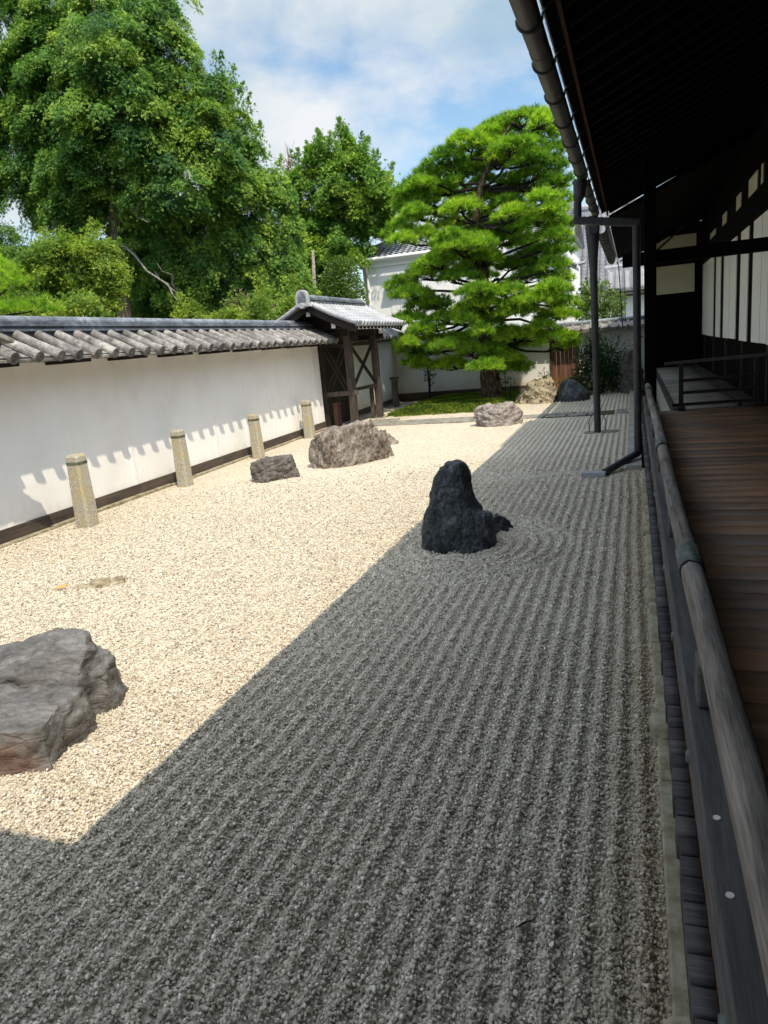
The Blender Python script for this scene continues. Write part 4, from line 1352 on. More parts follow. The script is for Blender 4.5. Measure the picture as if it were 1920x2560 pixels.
# downpipe: hopper, cross pipe, drop, shoe
b = MB()
b.tube([(-0.70, 11.5, 4.19), (-0.72, 11.5, 3.98), (-0.745, 11.5, 3.9)], [0.10, 0.085, 0.058], 14)
b.tube([(-0.745, 11.5, 3.9), (-0.75, 11.5, 3.62)], 0.056, 14)
dp = b.build('downpipe', M['paint_dark'], HALL, smooth=False)
b = MB()
b.bar((-0.81, 11.5, 3.655), (0.115, 11.5, 3.50), 0.105, 0.105)
b.build('cross_pipe', M['paint_dark'], dp, 0.01)
b = MB(); b.tube([(0.06, 11.5, 3.52), (0.06, 11.5, 2.4), (0.06, 11.5, 0.17)], 0.056, 16); b.build('drop_pipe', M['paint_dark'], dp, smooth=False)
b = MB(); b.tube([(0.06, 11.53, 0.21), (0.05, 11.45, 0.17), (-0.40, 10.56, 0.055)], [0.057, 0.056, 0.052], 14); b.build('shoe_pipe', M['paint_dark'], dp)
b = MB()
for z in (0.42, 1.9):
    b.tube([(0.06, 11.5, z - 0.012), (0.06, 11.5, z + 0.012)], 0.064, 14)
    b.bar((0.06, 11.5, z), (0.06, 11.75, z), 0.015, 0.015)
    b.bar((0.06, 11.75, z), (0.22, 12.45, z), 0.012, 0.012)
b.build('pipe_clamp', M['paint_dark'], dp)
b = MB(); b.prism([(-0.73, 10.47), (-0.39, 10.43), (-0.38, 10.57), (-0.72, 10.63)], 2, -0.02, 0.075)
tag(b.build('drain_block', M['concrete'], None, 0.008), 'small pale stone block catching the drainpipe foot on the gravel', 'drain block')

# iron prop with a trumpet-shaped head
PX, PY = -0.70, 15.2
P = thing('iron_prop', 'slim dark iron column with flared head propping the far eave', 'column', (PX, PY, 0))
b = MB()
zs = [(-0.1, .068), (1.2, .068), (2.6, .070), (3.15, .075), (3.5, .095), (3.78, .122), (3.95, .135), (4.02, .14), (4.05, .12), (4.18, .11)]
b.tube([(PX - 0.005 * z, PY, z) for z, r_ in zs], [r_ for z, r_ in zs], 18)
b.build('shaft', M['paint_dark'], P, smooth=False)
b = MB()
for z in (1.35, 0.62):
    b.tube([(PX, PY, z - 0.012), (PX, PY, z + 0.012)], 0.074, 16)
b.tube([(PX, PY - .16, 3.93), (PX, PY + .16, 3.93)], 0.09, 16)
b.build('collar', M['paint_dark'], P)
b = MB()
for dx_ in (-1, 1):
    b.tube([(PX, PY, 0.46), (PX + dx_ * 0.10, PY - 0.02, 0.38), (PX + dx_ * 0.17, PY - 0.05, 0.22), (PX + dx_ * 0.16, PY - 0.05, 0.03)], 0.010, 6)
b.build_each('foot_strap', M['paint_dark'], P)
b = MB(); b.prism([(PX + .08, PY - .16), (PX + .42, PY - .12), (PX + .40, PY + .06), (PX + .08, PY + .05)], 2, -0.05, 0.035)
b.prism([(PX - .28, PY - .12), (PX - .06, PY - .15), (PX - .06, PY + .08), (PX - .25, PY + .08)], 2, -0.05, 0.025)
b.build_each('foot_stone', M['slab'], P, 0.008)

# ---------------------------------------------------------------- veranda railing
RL = thing('veranda_railing', 'low weathered wooden railing along the veranda edge with round top rail', 'railing', (0.21, 5, FZ))
RXc = 0.215
pts, rad = [], []
for y in np.arange(-2.4, 12.33, 0.15):
    pts.append((RXc + 0.004 * math.sin(y * 1.1), y, 1.125 + 0.006 * math.sin(y * 0.8 + 1)))
    rad.append(0.042 + 0.0012 * math.sin(y * 5.1))
b = MB(); b.tube(pts, rad, 20)
tr = b.build('top_rail', M['wood_rail'], RL, smooth=True)
b = MB()
for y0_, L_ in ((2.92, 0.26), (5.95, 0.28), (8.7, 0.30), (11.25, 0.34)):
    vs = []
    for y in (y0_, y0_ + L_):
        for j in range(21):
            th = math.radians(-60) + math.radians(300) * j / 20
            vs.append((RXc + 0.047 * math.cos(th + math.pi / 2 - math.radians(90)), y + random.uniform(-.012, .012), 1.126 + 0.047 * math.sin(th)))
    b.add(vs, [(j, j + 1, 22 + j, 21 + j) for j in range(20)])
for sl in b.build_each('metal_sleeve', M['copper'], tr, smooth=True):
    sf = sl.modifiers.new('thick', 'SOLIDIFY'); sf.thickness = 0.003; sf.offset = 1
b = MB(); b.box(0.150, -2.4, 0.885, 0.275, 12.3, 0.945)
mr = b.build('middle_rail', M['wood_mid'], RL, 0.006, seg=2)
b = MB()
for y in (1.37, 1.62):
    b.tube([(0.178, y, 0.944), (0.178, y, 0.9475)], 0.0085, 12)
b.build_each('plug', M['white_spot'], mr)
b = MB(); b.box(0.158, -2.4, 0.71, 0.262, 12.3, 0.775)
b.build('bottom_rail', M['wood_mid'], RL, 0.006)
b = MB()
for y in np.arange(-1.6, 12.4, 1.9):
    b.box(0.168, y - 0.045, FZ + 0.003, 0.255, y + 0.045, 0.885)
b.build_each('baluster', M['wood_mid'], RL, 0.005)
b = MB()
for y in np.arange(-1.6, 12.4, 1.9):
    b.box(0.175, y - 0.06, 0.945, 0.25, y + 0.06, 1.09)
b.build_each('rail_block', M['wood_mid'], RL, 0.008)
b = MB()
for y in np.arange(1.25, 12, 0.95):
    b.tube([(0.160, y, 0.742), (0.148, y, 0.742)], [0.026, 0.018], 12)
b.build_each('rivet', M['copper'], RL)

# ---------------------------------------------------------------- low barrier across the veranda
BA = thing('low_barrier', 'low dark wooden barrier standing across the veranda end', 'barrier', (1.3, 12.9, FZ))
q0, q1 = Vector((0.60, 12.70, 0)), Vector((1.98, 12.92, 0))
def along_b(f, z):
    v = q0.lerp(q1, f); return (v.x, v.y, z)
b = MB(); b.bar(along_b(-0.08, 1.42), along_b(1.05, 1.44), 0.06, 0.05); b.build('top_rail', M['wood_mid'], BA, 0.004)
b = MB()
for z in (1.13, 0.93):
    b.bar(along_b(0.1, z), along_b(0.92, z), 0.04, 0.05)
b.build_each('cross_rail', M['wood_black'], BA)
b = MB()
for f in (0.1, 0.92):
    v = q0.lerp(q1, f)
    b.box(v.x - 0.035, v.y - 0.035, FZ + 0.07, v.x + 0.035, v.y + 0.035, 1.40)
b.build_each('post', M['wood_black'], BA)
b = MB()
b.bar(along_b(0.0, FZ + 0.09), along_b(1.0, FZ + 0.09), 0.05, 0.05)
for f in (0.1, 0.92):
    v = q0.lerp(q1, f)
    b.box(v.x - 0.06, v.y - 0.18, FZ + 0.004, v.x + 0.06, v.y + 0.18, FZ + 0.065)
b.build('foot', M['wood_black'], BA, 0.006)

# ---------------------------------------------------------------- second hall beyond the barrier
H2 = thing('side_hall', 'second dark hall past the barrier with a row of white panels', 'building', (1.3, 19, 0))
boards('veranda_floor', 0.70, 2.04, 12.98, 25.3, FZ - 0.01, 0.30, M['wood_floor_grey'], H2, 0.06)
b = MB(); b.box(0.64, 12.98, FZ - 0.16, 0.695, 25.3, FZ - 0.004); b.build('floor_edge', M['wood_black_y'], H2)
b = MB(); b.box(0.62, 12.98, 0.0, 0.66, 25.3, FZ - 0.165); b.build('under_floor_board', M['paver'], H2)
b = MB()
b.box(1.62, 13.0, FZ - 0.006, 1.68, 25.3, FZ + 0.035); b.box(1.80, 13.0, FZ - 0.006, 1.9, 25.3, FZ + 0.05)
b.build_each('threshold_rail', M['wood_black_y'], H2)
XW = 2.05
KY = XW / 1.9
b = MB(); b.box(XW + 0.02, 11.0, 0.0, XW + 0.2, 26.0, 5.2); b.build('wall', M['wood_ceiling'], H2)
b = MB()
for (ya, yb) in ((24.35, 25.3), (21.9, 23.5), (20.2, 21.85), (18.65, 19.6), (17.0, 18.0), (15.95, 16.95), (14.4, 15.35), (13.0, 13.85), (12.35, 12.96), (10.9, 12.3)):
    b.box(XW, min(ya * KY, 25.0), 1.585 + random.uniform(-.01, .01), XW + 0.018, min(yb * KY, 25.3), 3.68)
b.build_each('white_panel', M['paper'], H2)
b = MB()
for (ya, yb, z1_) in ((19.9, 21.2, 4.33), (17.75, 18.45, 4.43), (15.55, 16.15, 4.46), (13.65, 14.55, 4.49), (13.1, 13.25, 4.49), (11.4, 12.25, 4.52)):
    b.box(XW, ya * KY, 4.17, XW + 0.018, yb * KY, z1_)
b.build_each('transom_panel', M['ivory'], H2)
b = MB(); b.box(XW - 0.06, 11.0, 3.69, XW + 0.02, 25.3, 4.12); b.build('head_beam', M['wood_ceiling'], H2)
b = MB()
for y in (13.0, 15.9, 18.6, 21.3, 24.0):
    b.box(XW - 0.03, y - 0.06, FZ, XW + 0.03, y + 0.06, 1.57)
b.build_each('wall_post', M['wood_black'], H2)
# end wall of the veranda
b = MB(); b.box(0.55, 25.34, 0.0, 2.06, 25.5, 5.0); b.build('end_wall', M['wood_ceiling'], H2)
b = MB(); b.box(0.72, 25.32, 2.93, 1.84, 25.338, 3.78); b.box(0.70, 25.32, 4.28, 1.88, 25.338, 4.66); b.build_each('plaster_panel', M['ivory'], H2)
b = MB(); b.tube([(0.7, 25.2, 4.25), (1.6, 24.9, 4.95)], 0.03, 6); b.build('brace', M['wood_black'], H2)
b = MB(); b.box(0.50, 25.28, 0.0, 0.70, 25.36, 4.9); b.build('corner_post', M['wood_black'], H2)
# its roof
b = MB()
b.add([(-0.42, 15.4, 4.10), (-0.42, 24.3, 4.10), (0.6, 25.6, 4.38), (6.0, 25.6, 6.9), (6.0, 15.4, 6.9),
       (-0.42, 15.4, 4.18), (-0.42, 24.3, 4.18), (0.6, 25.6, 4.46), (6.0, 25.6, 7.02), (6.0, 15.4, 7.02)],
      [(0, 1, 2, 3, 4), (5, 9, 8, 7, 6), (0, 5, 6, 1), (1, 6, 7, 2), (2, 7, 8, 3), (3, 8, 9, 4), (4, 9, 5, 0)])
b.build('roof', M['wood_ceiling'], H2)
b = MB(); b.tube([(-0.5, 16.2, 4.18), (-0.5, 24.3, 4.18)], 0.05, 10); b.build('eave_tile_row', M['tile_roof'], H2)
gutter(16.2, 24.4, -0.60, 4.06, 0.10, H2, step=0.5)
b = MB(); b.tube([(-0.45, 24.4, 4.02), (-0.40, 24.45, 3.9), (-0.30, 24.5, 1.95)], 0.016, 8); b.tube([(-0.25, 25.3, 3.95), (-0.22, 25.3, 2.2)], 0.010, 6)
b.build('rain_chain', M['paint_dark'], H2)
b = MB(); b.bar((-0.35, 24.42, 4.03), (0.75, 25.45, 4.33), 0.05, 0.05); b.build('end_gutter', M['white_spot'], H2)

# ---------------------------------------------------------------- buildings beyond the back wall
KU = thing('storehouse', 'white plastered storehouse with grey tiled roof behind the pine', 'building', (-8, 38, 0))
YK = 36.0
xl = -13.05
b = MB()
b.box(xl, YK, 0.0, -2.75, YK + 7, 6.05)
b.build('wall', M['white_lit'], KU)
b = MB(); b.box(xl - 0.12, YK - 0.12, 6.05, -2.75, YK + 7.2, 6.28); b.box(xl - 0.22, YK - 0.22, 6.28, -2.75, YK + 7.3, 6.42)
b.build_each('cornice', M['white_lit'], KU)
hx, hz, hy = -10.3, 8.05, YK + 3.4
e0 = np.array([xl - 0.6, YK - 0.3, 6.45]); e1 = np.array([-2.5, YK - 0.3, 6.45])
r0 = np.array([hx, hy, hz]); r1 = np.array([-2.5, hy, hz])
b = MB()
b.add([e0, e1, r1, r0, (xl - 0.6, YK + 7.6, 6.45), (-2.5, YK + 7.6, 6.45)], [(0, 1, 2, 3), (0, 3, 4), (3, 2, 5, 4), (0, 4, 5, 1)])
kroof = b.build('roof', M['tile_far'], KU)
# tile columns on the front slope, clipped to the hip line
upv = (np.array([0, hy - (YK - 0.3), hz - 6.45])); run = np.linalg.norm(upv); up1 = upv / run
n1_ = np.cross([1, 0, 0], up1)
V, F_ = [], []
pitch, row = 0.30, 0.28
nrow = int(run / row)
for i in range(nrow):
    s0, s1 = i * row, (i + 1) * row
    xs0 = e0[0] + (hx - e0[0]) * (s0 / run)
    cols = np.arange(xs0 + 0.05, -2.5, pitch / 8)
    ph = (cols / pitch) % 1.0
    prof = np.where(ph < 0.36, np.sin(ph / 0.36 * math.pi), -0.35 * np.sin((ph - 0.36) / 0.64 * math.pi)) * 0.045
    base = len(V)
    for s_, h_ in ((s0, 0.075), (s1, 0.03)):
        for c, p_ in zip(cols, prof):
            V.append(np.array([c, YK - 0.3, 6.45]) + up1 * s_ + n1_ * (p_ + h_))
    n_ = len(cols)
    for j in range(n_ - 1):
        F_.append((base + j, base + j + 1, base + n_ + j + 1, base + n_ + j))
npmesh('tile_slope', V, F_, M['tile_far'], kroof)
b = MB()
pth = [e0 + (r0 - e0) * f + np.array([0, 0, 0.12 - 0.10 * math.sin(f * math.pi) + (0.10 if f == 0 else 0)]) for f in np.linspace(0, 1, 9)]
for p, q in zip(pth[:-1], pth[1:]):
    b.bar(p, q, 0.34, 0.22)
    b.tube([p + np.array([0, 0, .14]), q + np.array([0, 0, .14])], [0.12, 0.11], 10)
b.bar(r0 + np.array([0, 0, .15]), r1 + np.array([0, 0, .15]), 0.4, 0.4)
b.tube([e0 + np.array([-.05, -.05, .1]), e0 + np.array([-.35, -.2, .22]), e0 + np.array([-.5, -.3, .42])], [0.12, 0.09, 0.03], 8)
b.build('ridge', M['tile_far'], kroof)
gk = gutter(0, 1, 0, 0, 0.09, KU) if False else None
b = MB(); b.tube([(xl - 0.7, YK - 0.42, 6.42), (-2.5, YK - 0.42, 6.36)], 0.085, 10)
b.build('gutter', M['white_lit'], KU)
b = MB(); b.tube([(xl + 0.30, YK - 0.40, 6.36), (xl + 0.28, YK - 0.25, 5.95), (xl + 0.28, YK - 0.1, 5.75), (xl + 0.28, YK - 0.09, 0.2)], 0.075, 10)
b.build('downpipe', M['white_lit'], KU)
# hooded window
cx_ = -10.9
b = MB()
b.prism([(YK - 0.40, 5.0), (YK - 0.40, 5.06), (YK + 0.0, 5.34), (YK + 0.0, 5.0)], 0, cx_ - 0.95, cx_ + 0.95)
hd = b.build('window_hood', M['tile_far'], KU)
b = MB(); b.box(cx_ - 0.75, YK - 0.03, 3.2, cx_ + 0.75, YK + 0.01, 4.95); b.build('window', M['plaster'], KU)
# lower gabled annex on its right
b = MB()
b.prism([(-7.2, 0.0), (-2.72, 0.0), (-2.72, 4.85), (-5.2, 6.3), (-7.2, 6.3)], 1, 34.6, 35.98)
b.build('annex_wall', M['white_lit'], KU)
b = MB()
b.prism([(-2.35, 4.70), (-2.35, 4.84), (-5.2, 6.52), (-5.2, 6.38)], 1, 34.2, 36.0)
b.build('annex_roof', M['tile_far'], KU)
b = MB()
for i in range(9):
    f0, f1 = i / 9, (i + 1) / 9
    p = Vector((-2.30, 34.22, 4.86)).lerp(Vector((-5.2, 34.22, 6.56)), f0); q = Vector((-2.30, 34.22, 4.86)).lerp(Vector((-5.2, 34.22, 6.56)), f1)
    b.tube([p, q], [0.10, 0.085], 10)
b.tube([(-2.25, 34.22, 4.88), (-2.0, 34.2, 4.92), (-1.9, 34.2, 5.05)], [0.09, .07, .03], 8)
b.build('verge_tile_row', M['tile_far'], KU)
b = MB(); b.box(-2.25, 33.2, 2.95, -1.0, 35.9, 3.05); b.box(-2.25, 33.15, 3.05, -1.0, 33.3, 3.13)
b.build('porch_roof', M['tile_dark'], KU)

BR = thing('temple_roof_hall', 'large temple hall far behind with a broad pale grey tiled roof', 'building', (1, 48, 0))
tile_slope('roof_slope', (-9.0, 43.0, 4.2), (1, 0, 0), 26.0, (0, 5.6, 4.75), math.hypot(5.6, 4.75), 0.33, 0.34, 0.09, M['tile_far'], BR, 0.0, 0.10, 0.1)
b = MB()
b.box(-9.0, 48.4, 8.85, 17, 48.9, 9.15); b.box(-9.0, 48.35, 9.16, 17, 48.95, 9.24); b.tube([(-9, 48.65, 9.32), (17, 48.65, 9.32)], 0.16, 10)
b.build('ridge', M['tile_far'], BR)
b = MB(); b.box(-8, 44.5, 0, 16, 52, 4.6); b.build('wall', M['white_lit'], BR)
b = MB(); b.add([(-9, 48.65, 9.0), (17, 48.65, 9.0), (17, 54, 4.4), (-9, 54, 4.4)], [(0, 1, 2, 3)]); rf = b.build('back_roof_slope', M['tile_far'], BR)
sf = rf.modifiers.new('t', 'SOLIDIFY'); sf.thickness = 0.1

LH = thing('low_house', 'small low white house with grey tiled roof seen beside the iron column', 'building', (2, 37, 0))
tile_slope('roof_slope', (-1.15, 36.0, 3.72), (1, 0, 0), 8.0, (0, 1.9, 0.95), math.hypot(1.9, 0.95), 0.36, 0.30, 0.09, M['tile_far'], LH, 0.0, 0.09, 0.1)
b = MB(); b.box(-1.2, 37.75, 4.62, 7, 38.05, 4.78); b.tube([(-1.25, 37.9, 4.83), (7, 37.9, 4.83)], 0.11, 10); b.build('ridge', M['tile_far'], LH)
b = MB(); b.box(-0.9, 36.6, 0, 7, 40, 3.75); b.build('wall', M['white_lit'], LH)
b = MB(); b.tube([(-1.2, 35.92, 3.60), (7, 35.92, 3.58)], 0.07, 10); b.tube([(-1.0, 36.3, 3.42), (7, 36.3, 3.42)], 0.04, 8); b.build('gutter', M['gutter'], LH)
b = MB(); b.box(-0.9, 36.55, 0, -0.35, 36.6, 3.4); b.build('shutter', M['concrete'], LH)


# ---------------------------------------------------------------- foliage
def fan_sprays(C, D, U, size, blades, spread, width, rng):
    """kite-shaped leaf blades fanning from each point. C centres, D forward dirs, U face normals, size per spray"""
    n = len(C)
    S_ = np.cross(D, U)
    S_ /= np.linalg.norm(S_, axis=1, keepdims=True) + 1e-9
    V, out = [], []
    for k_ in range(blades):
        a = (k_ / max(1, blades - 1) - 0.5) * spread + rng.normal(0, 0.12, n)
        d = D * np.cos(a)[:, None] + S_ * np.sin(a)[:, None] + U * rng.normal(0, 0.18, n)[:, None]
        L = (size * rng.uniform(0.65, 1.15, n) * (1 - 0.35 * abs(k_ / max(1, blades - 1) - 0.5)))[:, None]
        s2 = np.cross(d, U + rng.normal(0, 0.35, (n, 3)))
        s2 /= np.linalg.norm(s2, axis=1, keepdims=True) + 1e-9
        w_ = L * width
        p0 = C
        p1 = C + d * L * 0.55 + s2 * w_
        p2 = C + d * L + np.array([0, 0, -1]) * L * 0.12
        p3 = C + d * L * 0.55 - s2 * w_
        V.append(np.stack([p0, p1, p2, p3], 1))
    V = np.stack(V, 1).reshape(-1, 3)
    F_ = np.arange(len(V)).reshape(-1, 4)
    return V, F_


def conifer_crown(name, blobs, Yc, mat, parent, rng, trunk_xy, boughs=26, sprays=44, size=0.30, depth=1.0, droop=0.40, tint0=0.0, keep=None, dens=1.0):
    """blobs: (x, y, rx, ry) ovals measured on the picture, placed at distance Yc; boughs hang from each."""
    VV, TT = [], []
    for (bx, by, brx, bry) in blobs:
        c = atD(bx, by, Yc)
        sc = np.linalg.norm(atD(bx + 1, by, Yc) - c)
        rx, rz = brx * sc, bry * sc
        ry = 0.85 * rx * depth
        c = c + np.array([0, rng.normal(0, 0.35) * ry, 0])
        nb_ = max(5, int(boughs * (rx * rz) / 3.2 * dens * 1.9) + 3)
        for _ in range(nb_):
            u = rng.normal(0, 1, 3)
            u /= np.linalg.norm(u)
            if u[1] > 0.45:
                u[1] *= -1
            r_ = rng.uniform(0.15, 1.0) ** 0.5
            p = c + u * np.array([rx, ry, rz]) * r_
            if keep is not None and not keep(p):
                continue
            out = np.array([p[0] - trunk_xy[0], p[1] - trunk_xy[1], 0.0])
            out /= np.linalg.norm(out) + 1e-6
            out = out + np.array([u[0], u[1], 0]) * 0.6 + rng.normal(0, 0.25, 3) * np.array([1, 1, 0.3])
            out[2] = rng.uniform(-0.35, 0.25)
            out /= np.linalg.norm(out)
            side = np.cross(out, [0, 0, 1.0]); side /= np.linalg.norm(side)
            L = rng.uniform(0.8, 1.5) * min(1.0, 0.45 + 0.3 * rx)
            n = int(sprays * 5.6 * rng.uniform(0.7, 1.2))
            f = rng.random(n) ** 0.75
            lat = rng.normal(0, 0.24, n) * L * (1.1 - 0.5 * f)
            q = p + out * (f - 0.45)[:, None] * L + side * lat[:, None]
            q[:, 2] += -droop * L * (f ** 2) * 0.9 - np.abs(lat) * droop * 1.1 + rng.normal(0, 0.10, n) - np.abs(rng.normal(0, 0.12, n))
            dd = out * 0.75 + side * (lat / L * 1.9)[:, None] + np.array([0, 0, -1.0]) * (droop * (0.4 + 1.1 * f) + rng.normal(0, 0.15, n))[:, None]
            dd += rng.normal(0, 0.34, (n, 3)) + np.array([0, 0, 0.10])
            dd /= np.linalg.norm(dd, axis=1, keepdims=True)
            uu = np.tile(np.array([0, 0, 0.8]) + out * 0.6, (n, 1)) + rng.normal(0, 0.55, (n, 3))
            uu -= dd * np.sum(uu * dd, 1, keepdims=True)
            uu /= np.linalg.norm(uu, axis=1, keepdims=True)
            v, _f = fan_sprays(q, dd, uu, np.full(n, size * 0.46) * rng.uniform(0.85, 1.3), 5, 1.25, 0.105, rng)
            VV.append(v)
            base = np.clip(rng.normal(0.50 + tint0, 0.20), 0, 1)
            ti = np.clip(base + rng.normal(0, 0.14, n) + 0.25 * (f - 0.5), 0, 1)
            TT.append(np.tile(ti[:, None], (1, 20)).ravel())
    for (bx, by, brx, bry) in blobs:
        for _ in range(3):
            th = rng.uniform(0.1, math.pi - 0.1)
            c = atD(bx + brx * 0.95 * math.cos(th), by - bry * 0.95 * math.sin(th), Yc + rng.normal(0, 0.6))
            if keep is not None and not keep(c):
                continue
            n = int(sprays * 2.2)
            f = rng.random(n)
            ax = np.array([0.35 * math.cos(th), rng.normal(0, 0.15), 0.75]); ax /= np.linalg.norm(ax)
            q = c + ax * (f * 1.1 - 0.5)[:, None] + rng.normal(0, 1, (n, 3)) * (0.26 * (1.05 - f))[:, None]
            dd = ax * 0.8 + rng.normal(0, 0.55, (n, 3)); dd /= np.linalg.norm(dd, axis=1, keepdims=True)
            uu = rng.normal(0, 1, (n, 3)); uu -= dd * np.sum(uu * dd, 1, keepdims=True); uu /= np.linalg.norm(uu, axis=1, keepdims=True)
            v, _f = fan_sprays(q, dd, uu, np.full(n, size * 0.46) * rng.uniform(0.85, 1.2), 5, 1.25, 0.105, rng)
            VV.append(v)
            ti = np.clip(rng.normal(0.5 + tint0, 0.15) + rng.normal(0, 0.14, n), 0, 1)
            TT.append(np.tile(ti[:, None], (1, 20)).ravel())
    V = np.concatenate(VV)
    return npmesh(name, V, np.arange(len(V)).reshape(-1, 4), mat, parent, {'tint': np.concatenate(TT)})


def tree(name, label, cat, base):
    return thing(name, label, cat, base)


def curve_pts(a, b, n, wig, rng, sag=0.0):
    a, b = np.array(a, float), np.array(b, float)
    P_ = []
    off = rng.normal(0, wig, (n, 3)); off[0] = 0; off[-1] = 0
    for i in range(n):
        f = i / (n - 1)
        p = a + (b - a) * f + off[i]
        p[2] += sag * 4 * f * (1 - f)
        P_.append(p)
    return P_


r1_ = np.random.default_rng(11)
# great cypress on the left
YA = 27.0
tb = atD(258, 600, YA); tb_ = np.array([tb[0], YA, 0.0])
T1 = tree('cypress_tree', 'huge old cypress towering behind the wall at the left edge', 'tree', tuple(tb_))
tp = [tb_, atD(257, 600, YA), atD(250, 500, YA), atD(245, 400, YA), atD(236, 330, YA), atD(225, 220, YA), atD(205, 100, YA), atD(200, -60, YA)]
b = MB(); b.tube(tp, [0.40, 0.30, 0.28, 0.27, 0.25, 0.2, 0.14, 0.06], 14, wob=0.10)
b.build('trunk', M['bark_cypress'], T1, smooth=True)
b = MB()
for (x0, y0, x1, y1) in ((245, 430, 320, 480), (320, 480, 300, 440), (240, 380, 330, 300), (235, 330, 300, 250), (240, 300, 150, 250), (60, 330, 110, 235),
                         (60, 330, 30, 300), (110, 235, 140, 200), (90, 300, 0, 190), (255, 520, 390, 640), (390, 640, 340, 570), (335, 585, 382, 648)):
    cp = curve_pts(atD(x0, y0, YA - 0.5), atD(x1, y1, YA - 1.8), 5, 0.10, r1_)
    b.tube(cp, [0.06, 0.05, 0.04, 0.03, 0.015], 7)
b.build('branch', M['bark_pale'], T1, smooth=True)


def clear_trunk(p):
    if p[1] > YA - 0.2:
        return True
    q = p - CAM_POS
    z_ = q @ C_FWD
    u = (960 + 1775 * (q @ C_RIGHT) / z_) / KD
    v = (1280 + 1775 * (q @ C_DOWN) / z_) / KD
    if 222 < u < 264 and 325 < v < 455 and r1_.random() < 0.85:
        return False
    if 240 < u < 272 and 520 < v < 590 and r1_.random() < 0.6:
        return False
    for (hx_, hy_, hr) in ((220, 260, 18), (30, 475, 50), (115, 300, 14), (30, 330, 14)):
        if (u - hx_) ** 2 + (v - hy_) ** 2 < (hr * 1.5) ** 2:
            return False
    return True


blA = [(60, 40, 120, 80), (220, 10, 150, 80), (330, 60, 70, 70), (150, 120, 110, 80), (290, 130, 100, 70), (375, 130, 55, 55), (30, 200, 90, 70), (150, 220, 90, 70),
       (270, 225, 90, 70), (390, 215, 85, 60), (455, 190, 45, 45), (350, 300, 100, 65), (455, 270, 60, 60), (180, 320, 80, 60), (60, 380, 70, 45), (110, 300, 60, 50), (110, 430, 45, 40),
       (300, 390, 80, 55), (400, 380, 90, 65), (490, 350, 60, 60), (180, 420, 60, 60), (160, 380, 110, 70), (310, 450, 70, 70), (200, 470, 60, 50), (60, 300, 100, 70), (300, 250, 120, 90), (220, 330, 120, 70)]
conifer_crown('crown', blA, YA, M['leaf_cypress'], T1, r1_, tb_[:2], 25, 40, 0.30, 0.9, 0.55, -0.02, clear_trunk)
# second cypress leaning against it on the right
YB2 = 29.0
tb = atD(470, 640, YB2); tb_ = np.array([tb[0], YB2, 0])
T2 = tree('cypress_tree', 'broad cypress right of the huge one, its skirts sweeping down to the wall', 'tree', tuple(tb_))
b = MB(); b.tube([tb_, atD(470, 560, YB2), atD(480, 400, YB2), atD(490, 250, YB2)], [0.36, 0.3, 0.22, 0.06], 10); b.build('trunk', M['bark_cypress'], T2, smooth=True)
blB = [(500, 260, 40, 60), (520, 330, 55, 50), (560, 400, 55, 50), (500, 430, 70, 60), (420, 470, 80, 60), (590, 470, 50, 60), (530, 520, 75, 60), (430, 560, 85, 60), (610, 560, 45, 65),
       (540, 600, 70, 55), (350, 540, 70, 60), (330, 620, 75, 60), (440, 640, 80, 45), (600, 640, 60, 45), (300, 480, 45, 45), (390, 680, 110, 25), (560, 680, 80, 25), (640, 610, 22, 60)]
conifer_crown('crown', blB, YB2, M['leaf_cypress'], T2, r1_, tb_[:2], 27, 40, 0.30, 0.8, 0.55, 0.02, None)
# spiry tree in the middle
YC = 36.0
tb = atD(735, 690, YC); tb_ = np.array([tb[0], YC, 0])
T3 = tree('cypress_tree', 'bright spiry topped conifer in the middle behind the gate roof', 'tree', tuple(tb_))
b = MB(); b.tube([tb_, atD(690, 650, YC), atD(715, 450, YC), atD(745, 300, YC)], [0.34, 0.28, 0.2, 0.03], 10)
b.tube([atD(683, 690, YC - 2), atD(680, 640, YC - 2), atD(676, 540, YC - 2)], [0.13, 0.11, 0.07], 10)
b.build('trunk', M['bark_pale'], T3, smooth=True)
blC = [(745, 300, 9, 22), (745, 325, 22, 25), (700, 322, 11, 18), (680, 330, 10, 18), (775, 330, 14, 18), (690, 350, 30, 25), (760, 355, 35, 28), (650, 372, 22, 26), (800, 375, 25, 25),
       (830, 405, 28, 30), (720, 390, 55, 38), (660, 430, 45, 45), (780, 430, 60, 45), (845, 445, 22, 38), (720, 470, 60, 45), (660, 510, 45, 50), (730, 540, 65, 45), (660, 590, 45, 45), (745, 530, 35, 30),
       (700, 630, 55, 40), (640, 660, 40, 35), (640, 450, 30, 60), (700, 450, 60, 60), (760, 400, 70, 50), (810, 450, 50, 50), (790, 478, 50, 28), (690, 560, 60, 60), (740, 480, 80, 60), (640, 560, 40, 60)]
conifer_crown('crown', blC, YC, M['leaf_cypress_b'], T3, r1_, tb_[:2], 16, 40, 0.36, 0.8, 0.3, 0.05, None, 0.9)
